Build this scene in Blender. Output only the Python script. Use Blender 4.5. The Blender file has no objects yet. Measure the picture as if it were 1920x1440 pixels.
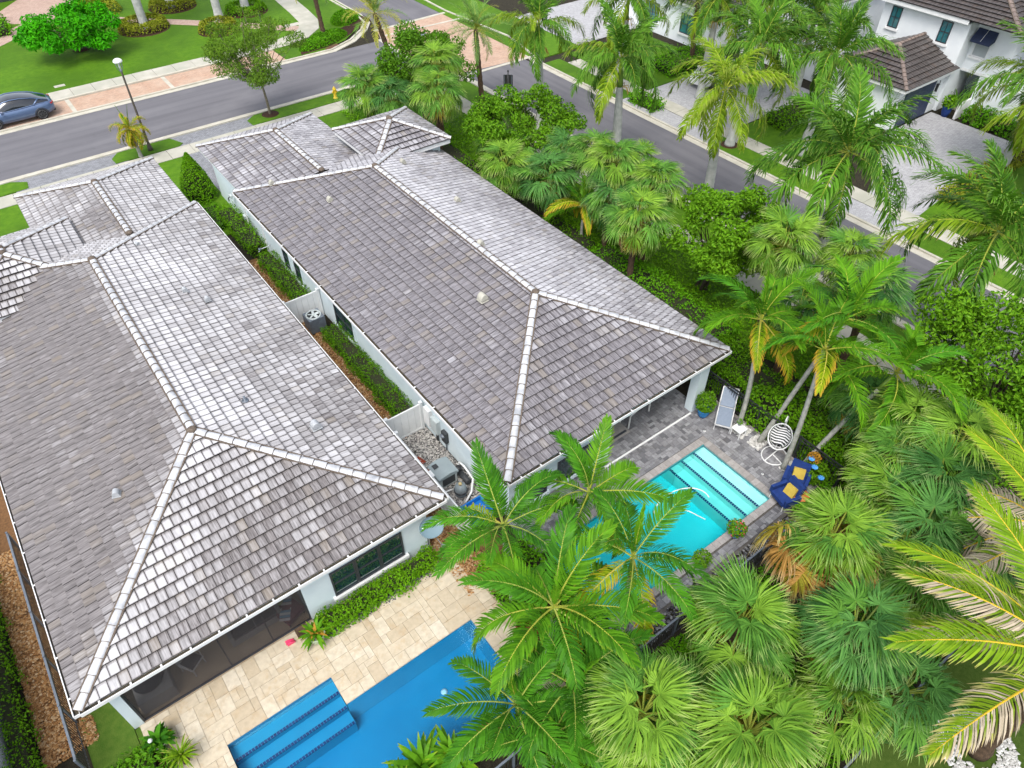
import bpy, math, random
import numpy as np
from mathutils import Vector, Matrix

random.seed(11)
rng = np.random.default_rng(11)
scene = bpy.context.scene
COL = scene.collection
PI = math.pi
R = math.radians

# ------------------------------------------------------------------ camera, sky, sun, exposure
cam_data = bpy.data.cameras.new('camera')
cam_data.lens = 25.406
cam_data.sensor_width = 36.0
cam_data.clip_end = 600
cam = bpy.data.objects.new('camera', cam_data)
cam.location = (0, 0, 22)
cam.rotation_euler = (R(90 - 44.584), 0, R(-37.017))
COL.objects.link(cam)
scene.camera = cam

SUN_EL, SUN_AZ = R(60), R(236)          # azimuth from +Y towards +X
world = bpy.data.worlds.new('World')
scene.world = world
world.use_nodes = True
wn = world.node_tree
sky = wn.nodes.new('ShaderNodeTexSky')
sky.sky_type = 'NISHITA'
sky.sun_disc = False
sky.sun_elevation = SUN_EL
sky.sun_rotation = SUN_AZ
sky.air_density = 1.0
sky.dust_density = 3.0
sky.ozone_density = 1.0
bg = wn.nodes['Background']
bg.inputs['Strength'].default_value = 0.15
cloud = wn.nodes.new('ShaderNodeHueSaturation')      # overcast: the blue is mostly veiled
cloud.inputs['Saturation'].default_value = .42
wn.links.new(sky.outputs[0], cloud.inputs['Color'])
wn.links.new(cloud.outputs[0], bg.inputs['Color'])
sun_data = bpy.data.lights.new('sun', 'SUN')
sun_data.energy = 1.15
sun_data.angle = R(26)
sun_data.color = (1.0, 0.95, 0.88)
sun = bpy.data.objects.new('sun', sun_data)
sd = Vector((math.sin(SUN_AZ) * math.cos(SUN_EL), math.cos(SUN_AZ) * math.cos(SUN_EL), math.sin(SUN_EL)))
sun.rotation_euler = sd.to_track_quat('Z', 'Y').to_euler()
sun.location = (0, 0, 60)
COL.objects.link(sun)
scene.view_settings.view_transform = 'Standard'
scene.view_settings.look = 'None'
scene.view_settings.gamma = 1.0
scene.view_settings.use_curve_mapping = False
scene.view_settings.exposure = 1.0
scene.render.engine = 'CYCLES'
scene.cycles.max_bounces = 7
scene.cycles.diffuse_bounces = 3
scene.cycles.glossy_bounces = 2
scene.cycles.transmission_bounces = 4
scene.cycles.transparent_max_bounces = 10
scene.cycles.use_denoising = True

# ------------------------------------------------------------------ materials
MATS = {}

def new_mat(name):
    m = bpy.data.materials.new(name)
    m.use_nodes = True
    n = m.node_tree.nodes
    return m, n, m.node_tree.links, n['Principled BSDF']

def math_node(n, l, op, a, b=None, clamp=False):
    x = n.new('ShaderNodeMath'); x.operation = op; x.use_clamp = clamp
    for i, v in enumerate((a, b)):
        if v is None: continue
        if isinstance(v, (int, float)): x.inputs[i].default_value = v
        else: l.new(v, x.inputs[i])
    return x.outputs[0]

def mix_col(n, l, fac, a, b, mode='MIX'):
    x = n.new('ShaderNodeMix'); x.data_type = 'RGBA'; x.blend_type = mode
    for i, v in ((0, fac), (6, a), (7, b)):
        if isinstance(v, (int, float)): x.inputs[i].default_value = v
        elif isinstance(v, tuple): x.inputs[i].default_value = (*v[:3], 1)
        else: l.new(v, x.inputs[i])
    return x.outputs[2]

def noise(n, l, vec, scale, detail=3, rough=.55):
    x = n.new('ShaderNodeTexNoise'); x.inputs['Scale'].default_value = scale
    x.inputs['Detail'].default_value = detail; x.inputs['Roughness'].default_value = rough
    if vec is not None: l.new(vec, x.inputs['Vector'])
    return x.outputs['Fac']

def ramp(n, l, fac, lo, hi):
    x = n.new('ShaderNodeMapRange'); x.inputs[1].default_value = lo; x.inputs[2].default_value = hi
    l.new(fac, x.inputs[0]); return x.outputs[0]

def position(n):
    return n.new('ShaderNodeNewGeometry').outputs['Position']

def bump(n, l, h, strength, dist, bsdf):
    b = n.new('ShaderNodeBump'); b.inputs['Strength'].default_value = strength
    b.inputs['Distance'].default_value = dist
    l.new(h, b.inputs['Height']); l.new(b.outputs[0], bsdf.inputs['Normal'])

def plain(name, a, b=None, scale=3.0, rough=.6, spec=.4, bmp=0.0, bscale=40, detail=4, lo=.3, hi=.7, metal=0.0, coat=0.0, big=None):
    """two-tone surface: colours a and b mixed by a noise over the place, plus a fine relief"""
    if name in MATS: return MATS[name]
    m, n, l, p = new_mat(name)
    pos = position(n)
    if b is None: b = tuple(c * .82 for c in a)
    f = ramp(n, l, noise(n, l, pos, scale, detail), lo, hi)
    c = mix_col(n, l, f, a, b)
    if big is not None:
        f2 = ramp(n, l, noise(n, l, pos, big[1], 3), .42, .68)
        c = mix_col(n, l, f2, c, big[0])
    l.new(c, p.inputs['Base Color'])
    p.inputs['Roughness'].default_value = rough
    p.inputs['Specular IOR Level'].default_value = spec
    p.inputs['Metallic'].default_value = metal
    p.inputs['Coat Weight'].default_value = coat
    if bmp: bump(n, l, noise(n, l, pos, bscale, 3), bmp, .02, p)
    MATS[name] = m
    return m

def paver_mat(name, c1, c2, joint, w, h, rot=0.0, var=.5, rough=.75, stain=None):
    m, n, l, p = new_mat(name)
    pos = position(n)
    mp = n.new('ShaderNodeMapping'); mp.inputs['Rotation'].default_value = (0, 0, rot)
    l.new(pos, mp.inputs['Vector'])
    b = n.new('ShaderNodeTexBrick')
    l.new(mp.outputs[0], b.inputs['Vector'])
    b.inputs['Color1'].default_value = (*c1, 1); b.inputs['Color2'].default_value = (*c2, 1)
    b.inputs['Mortar'].default_value = (*joint, 1)
    b.inputs['Scale'].default_value = 1.0
    b.inputs['Brick Width'].default_value = w; b.inputs['Row Height'].default_value = h
    b.inputs['Mortar Size'].default_value = .012; b.inputs['Mortar Smooth'].default_value = .4
    b.inputs['Bias'].default_value = -.1
    f = ramp(n, l, noise(n, l, pos, .9, 4), .3, .7)
    c = mix_col(n, l, math_node(n, l, 'MULTIPLY', f, var), b.outputs['Color'], stain or tuple(x * .6 for x in c2))
    f2 = ramp(n, l, noise(n, l, pos, 7, 4), .45, .75)
    c = mix_col(n, l, math_node(n, l, 'MULTIPLY', f2, .35), c, tuple(min(1, x * 1.5) for x in c1))
    l.new(c, p.inputs['Base Color'])
    p.inputs['Roughness'].default_value = rough
    bump(n, l, math_node(n, l, 'SUBTRACT', 1.0, b.outputs['Fac']), .6, .01, p)
    MATS[name] = m
    return m

def piece_mat(name, cols, rough=.7, grain=25, vein=None, spec=.35):
    """for stones and tiles built one by one: tone by the vertex attribute 'tile' (r = random, g = wear)"""
    m, n, l, p = new_mat(name)
    a = n.new('ShaderNodeAttribute'); a.attribute_name = 'tile'
    cr = n.new('ShaderNodeValToRGB')
    s = n.new('ShaderNodeSeparateColor'); l.new(a.outputs['Color'], s.inputs[0])
    els = cr.color_ramp.elements
    while len(els) < len(cols): els.new(.5)
    for i, c in enumerate(cols):
        els[i].position = i / (len(cols) - 1); els[i].color = (*c, 1)
    l.new(s.outputs[0], cr.inputs[0])
    pos = position(n)
    f = ramp(n, l, noise(n, l, pos, grain, 4), .35, .7)
    c = mix_col(n, l, math_node(n, l, 'MULTIPLY', f, .35), cr.outputs[0], tuple(x * .55 for x in cols[0]))
    if vein:
        f2 = ramp(n, l, noise(n, l, pos, vein[1], 5, .7), .52, .7)
        c = mix_col(n, l, math_node(n, l, 'MULTIPLY', f2, vein[2]), c, vein[0])
    l.new(c, p.inputs['Base Color'])
    p.inputs['Roughness'].default_value = rough
    p.inputs['Specular IOR Level'].default_value = spec
    bump(n, l, noise(n, l, pos, grain * 2, 3), .25, .01, p)
    MATS[name] = m
    return m

def roof_mat(name, dark, mid, light, rough=.42, tan=(.42, .36, .28)):
    """concrete roof tile: brushed streaks down the tile, worn pale patches tile by tile"""
    m, n, l, p = new_mat(name)
    a = n.new('ShaderNodeAttribute'); a.attribute_name = 'tile'
    s = n.new('ShaderNodeSeparateColor'); l.new(a.outputs['Color'], s.inputs[0])
    rnd, wear, rn2 = s.outputs
    uv = n.new('ShaderNodeUVMap'); sep = n.new('ShaderNodeSeparateXYZ'); l.new(uv.outputs[0], sep.inputs[0])
    cmb = n.new('ShaderNodeCombineXYZ')
    l.new(math_node(n, l, 'MULTIPLY', sep.outputs[0], 2.6), cmb.inputs[0])
    l.new(math_node(n, l, 'MULTIPLY', sep.outputs[1], .35), cmb.inputs[1])
    l.new(math_node(n, l, 'MULTIPLY', rnd, 57.0), cmb.inputs[2])
    st = noise(n, l, cmb.outputs[0], 2.2, 4, .6)
    base = mix_col(n, l, ramp(n, l, st, .34, .66), dark, mid)
    base = mix_col(n, l, math_node(n, l, 'MULTIPLY', ramp(n, l, rn2, .82, 1.0), .5), base, tan)
    # worn patch: level of the tile, broken up by the streaks and fading to the tile's upper edge
    edge = math_node(n, l, 'MULTIPLY', ramp(n, l, sep.outputs[1], 1.0, .72), ramp(n, l, sep.outputs[0], 0.02, .17))
    edge = math_node(n, l, 'MULTIPLY', edge, ramp(n, l, sep.outputs[0], .98, .83))
    edge = math_node(n, l, 'MULTIPLY', edge, ramp(n, l, sep.outputs[1], .0, .10))
    edge = math_node(n, l, 'MAXIMUM', edge, ramp(n, l, wear, .6, 1.4))
    wv = math_node(n, l, 'ADD', wear, math_node(n, l, 'MULTIPLY', math_node(n, l, 'SUBTRACT', st, .5), .6))
    wv = math_node(n, l, 'MULTIPLY', ramp(n, l, wv, .02, .98), edge, True)
    # each tile darkens towards one side, by a random amount
    side_dark = math_node(n, l, 'MULTIPLY', ramp(n, l, sep.outputs[0], .34, .04), ramp(n, l, rn2, .15, .6))
    base = mix_col(n, l, math_node(n, l, 'MULTIPLY', side_dark, .62), base, tuple(x*.55 for x in dark))
    c = mix_col(n, l, wv, base, light)
    l.new(c, p.inputs['Base Color'])
    l.new(ramp(n, l, wv, -1.0, 1.6), p.inputs['Roughness'])
    p.inputs['Roughness'].default_value = rough
    p.inputs['Specular IOR Level'].default_value = .5
    bump(n, l, st, .35, .012, p)
    MATS[name] = m
    return m

def leaf_mat(name, a, b, tip=None, trans=.35, rough=.5, tipstart=.6, rib=None, spec=.08, varyscale=1.2):
    """leaf: tone varies by object, by leaf (attribute 'tint' r) and towards the tip (g); light passes through"""
    m, n, l, p = new_mat(name)
    at = n.new('ShaderNodeAttribute'); at.attribute_name = 'tint'
    s = n.new('ShaderNodeSeparateColor'); l.new(at.outputs['Color'], s.inputs[0])
    oi = n.new('ShaderNodeObjectInfo')
    f = math_node(n, l, 'ADD', math_node(n, l, 'MULTIPLY', s.outputs[0], .6), math_node(n, l, 'MULTIPLY', oi.outputs['Random'], .4))
    nz = noise(n, l, position(n), varyscale, 3)
    f = math_node(n, l, 'ADD', f, math_node(n, l, 'MULTIPLY', math_node(n, l, 'SUBTRACT', nz, .5), .9), True)
    a = tuple(x * .72 for x in a); b = tuple(x * 1.08 for x in b)
    c = mix_col(n, l, f, a, b)
    if tip:
        c = mix_col(n, l, ramp(n, l, s.outputs[1], tipstart, 1.0), c, tip)
    if rib:
        c = mix_col(n, l, ramp(n, l, s.outputs[2], .5, .6), c, rib)
    l.new(c, p.inputs['Base Color'])
    p.inputs['Roughness'].default_value = rough
    p.inputs['Specular IOR Level'].default_value = spec
    t = n.new('ShaderNodeBsdfTranslucent')
    l.new(mix_col(n, l, 1.0, c, (1.0, 1.0, .55), 'MULTIPLY'), t.inputs['Color'])
    mx = n.new('ShaderNodeMixShader'); mx.inputs[0].default_value = trans * .7
    l.new(p.outputs[0], mx.inputs[1]); l.new(t.outputs[0], mx.inputs[2])
    out = [x for x in n if x.type == 'OUTPUT_MATERIAL'][0]
    l.new(mx.outputs[0], out.inputs['Surface'])
    MATS[name] = m
    return m

def water_mat(name, absorb, density):
    m, n, l, p = new_mat(name)
    n.remove(p)
    out = [x for x in n if x.type == 'OUTPUT_MATERIAL'][0]
    tr = n.new('ShaderNodeBsdfTransparent')
    gl = n.new('ShaderNodeBsdfGlossy'); gl.inputs['Roughness'].default_value = .02
    fr = n.new('ShaderNodeFresnel'); fr.inputs['IOR'].default_value = 1.26
    b = n.new('ShaderNodeBump'); b.inputs['Strength'].default_value = .35; b.inputs['Distance'].default_value = .05
    l.new(noise(n, l, position(n), 3.2, 3), b.inputs['Height'])
    l.new(b.outputs[0], gl.inputs['Normal']); l.new(b.outputs[0], fr.inputs['Normal'])
    mx = n.new('ShaderNodeMixShader'); l.new(fr.outputs[0], mx.inputs[0])
    l.new(tr.outputs[0], mx.inputs[1]); l.new(gl.outputs[0], mx.inputs[2])
    l.new(mx.outputs[0], out.inputs['Surface'])
    va = n.new('ShaderNodeVolumeAbsorption'); va.inputs['Color'].default_value = (*absorb, 1)
    va.inputs['Density'].default_value = density
    l.new(va.outputs[0], out.inputs['Volume'])
    MATS[name] = m
    return m

def screen_mat(name, col, alpha):
    m, n, l, p = new_mat(name)
    p.inputs['Base Color'].default_value = (*col, 1); p.inputs['Roughness'].default_value = .8
    p.inputs['Alpha'].default_value = alpha
    MATS[name] = m
    return m

def glass_mat(name, col, rough=.04):
    m, n, l, p = new_mat(name)
    f = ramp(n, l, noise(n, l, position(n), 1.4, 2), .3, .7)
    l.new(mix_col(n, l, f, col, tuple(c * .6 for c in col)), p.inputs['Base Color'])
    p.inputs['Roughness'].default_value = rough
    p.inputs['Specular IOR Level'].default_value = .8
    p.inputs['Coat Weight'].default_value = .6
    MATS[name] = m
    return m

M_tile = roof_mat('roof_tile_brown_grey', (.105, .094, .092), (.240, .222, .222), (.60, .60, .62), tan=(.24, .20, .15))
M_tile2 = roof_mat('roof_tile_grey', (.105, .097, .104), (.262, .248, .264), (.58, .58, .61), tan=(.25, .215, .17))
M_tile_edge_shade = plain('roof_tile_edge_shade', (.022, .020, .020), (.045, .042, .04), 6, .95)  # near-black tile edges: the shade under each row, put into the colour
M_tile_brown = roof_mat('roof_tile_brown', (.045, .038, .036), (.095, .080, .074), (.20, .175, .165), tan=(.09, .06, .045))
M_cap = plain('ridge_cap_white', (.52, .53, .55), (.30, .315, .34), 2.6, .5, .5, .2, 14, lo=.45, hi=.7)
M_cap_brown = plain('ridge_cap_brown', (.25, .19, .16), (.15, .12, .11), 2.2, .6)
M_mortar = plain('mortar_brown', (.16, .13, .10), (.08, .06, .05), 14, .95)
M_deck = plain('roof_underlay', (.05, .047, .045), (.03, .03, .03), 4, .9)
M_stucco = plain('stucco_white', (.70, .80, .84), (.63, .73, .78), 1.6, .8, .3, .25, 60)
M_stucco3 = plain('stucco_bright', (.80, .84, .86), (.72, .76, .79), 1.2, .8, .3, .2, 60)
M_white = plain('white_paint', (.82, .83, .83), (.72, .73, .73), 3, .45, .5)
M_vinyl = plain('white_vinyl', (.80, .82, .82), (.70, .72, .73), 2, .4, .5)
M_gutter_in = plain('gutter_dirt', (.035, .032, .025), (.10, .08, .05), 9, .9)
M_black = plain('black_metal', (.022, .024, .028), (.035, .037, .04), 8, .4, .5)
M_slate = plain('fence_grey_metal', (.16, .19, .23), (.11, .13, .16), 6, .4, .5)
M_frame = plain('bronze_window_frame', (.045, .05, .06), (.03, .033, .04), 5, .45, .5)
M_glass = glass_mat('window_glass', (.016, .05, .055))
M_glass3 = glass_mat('window_glass_teal', (.03, .19, .22))
M_asphalt = plain('asphalt', (.150, .148, .162), (.122, .120, .133), .8, .9, .15, .3, 70, big=((.178, .175, .188), .35))
def asphalt_mat(name, sx, sy):
    """asphalt with faint lengthwise tyre wear and darker patches"""
    m, n, l, p = new_mat(name); pos = position(n)
    mp = n.new('ShaderNodeMapping'); mp.inputs['Scale'].default_value = (sx, sy, 1); l.new(pos, mp.inputs['Vector'])
    c = mix_col(n, l, ramp(n, l, noise(n, l, mp.outputs[0], 1.0, 4), .34, .68), (.124, .122, .135), (.162, .160, .174))
    c = mix_col(n, l, math_node(n, l, 'MULTIPLY', ramp(n, l, noise(n, l, pos, .35, 4), .5, .72), .55), c, (.185, .182, .195))
    c = mix_col(n, l, math_node(n, l, 'MULTIPLY', ramp(n, l, noise(n, l, pos, 1.6, 5, .7), .62, .78), .5), c, (.085, .084, .09))
    l.new(c, p.inputs['Base Color']); p.inputs['Roughness'].default_value = .9; p.inputs['Specular IOR Level'].default_value = .15
    bump(n, l, noise(n, l, pos, 60, 3), .4, .01, p); MATS[name] = m
    return m
M_asphalt_x = asphalt_mat('asphalt_front_street', .07, 1.5)
M_asphalt_y = asphalt_mat('asphalt_side_street', 1.5, .07)
M_lawn = plain('lawn_grass', (.060, .155, .003), (.095, .205, .006), 2.6, .8, .2, .8, 36, 5, .35, .7, big=((.045, .115, .003), .18))
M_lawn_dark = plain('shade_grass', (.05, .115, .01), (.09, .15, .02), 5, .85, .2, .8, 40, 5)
M_turf = plain('artificial_turf', (.045, .085, .012), (.07, .11, .02), 8, .9, .1, .6, 60)
M_concrete = plain('concrete_walk', (.50, .48, .42), (.37, .36, .30), 1.1, .85, .3, .2, 50, 5, big=((.36, .36, .30), .45))
M_curb = plain('concrete_kerb', (.52, .50, .43), (.40, .38, .31), 1.5, .85, .3, .2, 50, 5)
M_mulch = plain('mulch_brown', (.07, .035, .022), (.03, .018, .012), 12, .95, .2, 1.0, 40)
M_soil = plain('planting_soil', (.04, .035, .022), (.02, .018, .012), 5, .95, .2, 1.0, 30)
M_brick_pad = paver_mat('pink_brick_paving', (.46, .29, .20), (.33, .20, .135), (.30, .22, .17), .24, .12, 0, .45, stain=(.52, .42, .33))
M_pink = paver_mat('pink_walk_paving', (.46, .33, .27), (.38, .26, .21), (.28, .21, .18), .25, .25, 0, .3)
M_grey_pav = paver_mat('grey_driveway_paving', (.24, .248, .27), (.14, .145, .16), (.09, .09, .095), .23, .115, 0, .3, stain=(.28, .29, .31))
M_grey_pav2 = paver_mat('pale_driveway_paving', (.40, .40, .415), (.29, .29, .305), (.22, .22, .22), .23, .15, R(45), .3, stain=(.36, .36, .37))
M_trav = piece_mat('travertine', [(.48, .40, .285), (.53, .455, .335), (.555, .48, .36), (.575, .505, .385), (.62, .56, .45)], .6, 7, ((.42, .29, .15), 2.8, .5))
M_trav_dim = plain('travertine_floor', (.62, .50, .36), (.50, .38, .26), 2, .6)
M_paver = piece_mat('grey_deck_paver', [(.12, .12, .132), (.215, .215, .23), (.26, .26, .275), (.34, .345, .36)], .72, 16, ((.09, .08, .07), 1.4, .35))
M_coping = piece_mat('pinkish_coping', [(.28, .26, .25), (.36, .34, .33), (.42, .40, .39)], .7, 12)
M_grout = plain('grout', (.13, .12, .11), (.08, .075, .07), 5, .9)
M_grout_l = plain('grout_tan', (.52, .42, .30), (.42, .33, .23), 5, .9)
M_pool_blue = plain('pool_plaster_blue', (.006, .27, .48), (.005, .23, .43), .9, .5, .4, 0)
M_pool_aqua = plain('pool_plaster_aqua', (.20, .88, .93), (.13, .82, .90), .9, .5, .4, 0)
M_trim_tile = plain('dark_blue_trim_tile', (.004, .018, .09), (.012, .06, .2), 30, .25, .6, lo=.45, hi=.55)
M_water1 = water_mat('pool_water_blue', (.02, .72, .94), .35)
M_water2 = water_mat('pool_water_aqua', (.02, .82, .84), .8)
M_gravel = piece_mat('orange_bark_chips', [(.16, .07, .025), (.34, .17, .06), (.46, .26, .10), (.55, .40, .24)], .85, 30)
M_gravel_bed = plain('chip_bed', (.20, .10, .04), (.10, .05, .02), 14, .95)
M_rock_grey = piece_mat('grey_pebbles', [(.09, .09, .095), (.28, .27, .26), (.48, .46, .43), (.66, .64, .60)], .8, 30)
M_rock_white = piece_mat('white_pebbles', [(.40, .39, .37), (.60, .59, .56), (.72, .72, .70)], .7, 30)
M_rock_dark = piece_mat('dark_pebbles', [(.03, .03, .035), (.09, .09, .1), (.2, .2, .21), (.4, .4, .4)], .7, 30)
M_screen = screen_mat('insect_screen', (.05, .046, .05), .45)
M_trunk_grey = plain('palm_trunk_grey', (.50, .51, .49), (.33, .35, .33), 3.5, .85, .2, .6, 22)
M_trunk_pale = plain('palm_trunk_pale', (.40, .40, .36), (.24, .25, .22), 6, .85, .2, .6, 24)
M_trunk_brown = plain('palm_trunk_brown', (.13, .085, .055), (.06, .04, .028), 9, .95, .2, 1.0, 26)
M_bark = plain('tree_bark', (.24, .21, .16), (.13, .11, .08), 9, .9, .2, .8, 24)
M_bark_d = plain('tree_bark_dark', (.09, .07, .055), (.05, .04, .03), 9, .9, .2, .8, 24)
M_shaft = plain('crownshaft_green', (.16, .28, .03), (.10, .20, .025), 3, .35, .5)
M_royal = leaf_mat('royal_palm_leaf', (0.033, 0.115, 0.012), (0.120, 0.290, 0.022), (0.239, 0.340, 0.060), .25, .4, .75, (0.331, 0.380, 0.060))
M_royal_y = leaf_mat('royal_palm_leaf_yellowish', (0.120, 0.230, 0.009), (0.248, 0.380, 0.019), (.38, .36, .10), .3, .4, .7, (0.405, 0.460, 0.060))
M_xmas = leaf_mat('feather_palm_leaf', (.045, .165, .008), (.135, .34, .014), (.28, .36, .02), .30, .38, .82, (.44, .46, .07))
M_xmas_d = leaf_mat('feather_palm_leaf_deep', (.026, .125, .010), (.080, .26, .014), (.16, .28, .02), .26, .36, .88, (.38, .44, .09))
M_xmas_y = leaf_mat('feather_palm_leaf_ageing', (0.156, 0.310, 0.007), (0.331, 0.400, 0.015), (.58, .30, .04), .3, .45, .4, (.56, .48, .09))
M_coco = leaf_mat('coconut_palm_leaf', (0.092, 0.230, 0.009), (0.239, 0.380, 0.017), (.46, .42, .12), .3, .4, .75, (.66, .48, .04))
M_coco_dead = leaf_mat('coconut_palm_leaf_dying', (0.101, 0.240, 0.009), (0.258, 0.360, 0.019), (.62, .48, .25), .3, .5, .45, (.68, .46, .04))
M_fan = leaf_mat('fan_palm_leaf', (.045, .160, .022), (.150, .34, .045), (.36, .48, .15), .3, .42, .68, (.30, .38, .06))
M_fan_l = leaf_mat('fan_palm_leaf_bright', (.085, .225, .020), (.225, .395, .040), (.46, .54, .18), .3, .42, .65, (.36, .42, .07))
M_fan_d = leaf_mat('fan_palm_leaf_dark', (.028, .115, .026), (.105, .265, .055), (.30, .42, .16), .26, .42, .7, (.24, .32, .08))
M_fan_y = leaf_mat('fan_palm_leaf_ageing', (0.258, 0.300, 0.022), (.46, .34, .05), (.62, .48, .24), .3, .5, .55, (.46, .38, .07))
M_fan_dead = leaf_mat('fan_palm_leaf_brown', (.36, .18, .035), (.48, .28, .08), (.58, .46, .28), .2, .6, .5)
M_date = leaf_mat('date_palm_leaf', (0.083, 0.210, 0.045), (0.202, 0.350, 0.090), (0.350, 0.420, 0.135), .28, .45, .7, (0.350, 0.400, 0.090))
M_date_y = leaf_mat('date_palm_leaf_yellow', (0.221, 0.300, 0.030), (.40, .40, .05), (.5, .42, .1), .28, .45, .6, (.44, .42, .12))
M_leaf = leaf_mat('tree_leaf', (0.046, 0.160, 0.006), (0.138, 0.330, 0.011), (0.202, 0.400, 0.019), .32, .4, .3)
M_leaf_dk = leaf_mat('dark_tree_leaf', (0.026, 0.100, 0.006), (0.083, 0.225, 0.011), (0.138, 0.290, 0.015), .3, .4, .3)
M_leaf_lime = leaf_mat('poinciana_leaf', (0.028, 0.290, 0.005), (0.092, 0.500, 0.007), None, .35, .45)
M_leaf_olive = leaf_mat('oak_leaf', (0.032, 0.100, 0.011), (0.156, 0.300, 0.026), (0.239, 0.380, 0.038), .28, .5, .4)
M_clusia = leaf_mat('hedge_leaf', (0.037, 0.150, 0.004), (0.129, 0.330, 0.007), (0.184, 0.380, 0.011), .24, .35, .3)
M_cover = leaf_mat('ground_cover_leaf', (0.037, 0.170, 0.005), (0.120, 0.350, 0.007), (0.166, 0.410, 0.011), .24, .38, .3)
M_croton = leaf_mat('yellow_shrub_leaf', (0.092, 0.160, 0.007), (0.239, 0.300, 0.015), (.36, .34, .04), .24, .45, .3)
M_red_leaf = leaf_mat('red_leaf', (.16, .02, .025), (.34, .05, .05), None, .2, .4)
M_bloom_red = leaf_mat('red_petal', (.55, .03, .06), (.70, .10, .12), None, .2, .5)
M_bloom_or = leaf_mat('orange_leaf', (.45, .22, .03), (.60, .36, .05), None, .2, .5)
M_bloom_bl = plain('blue_flower', (.12, .42, .85), (.06, .28, .7), 20, .5)
M_core = plain('hedge_shade_twigs', (.016, .022, .008), (.03, .03, .012), 10, .95)

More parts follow.
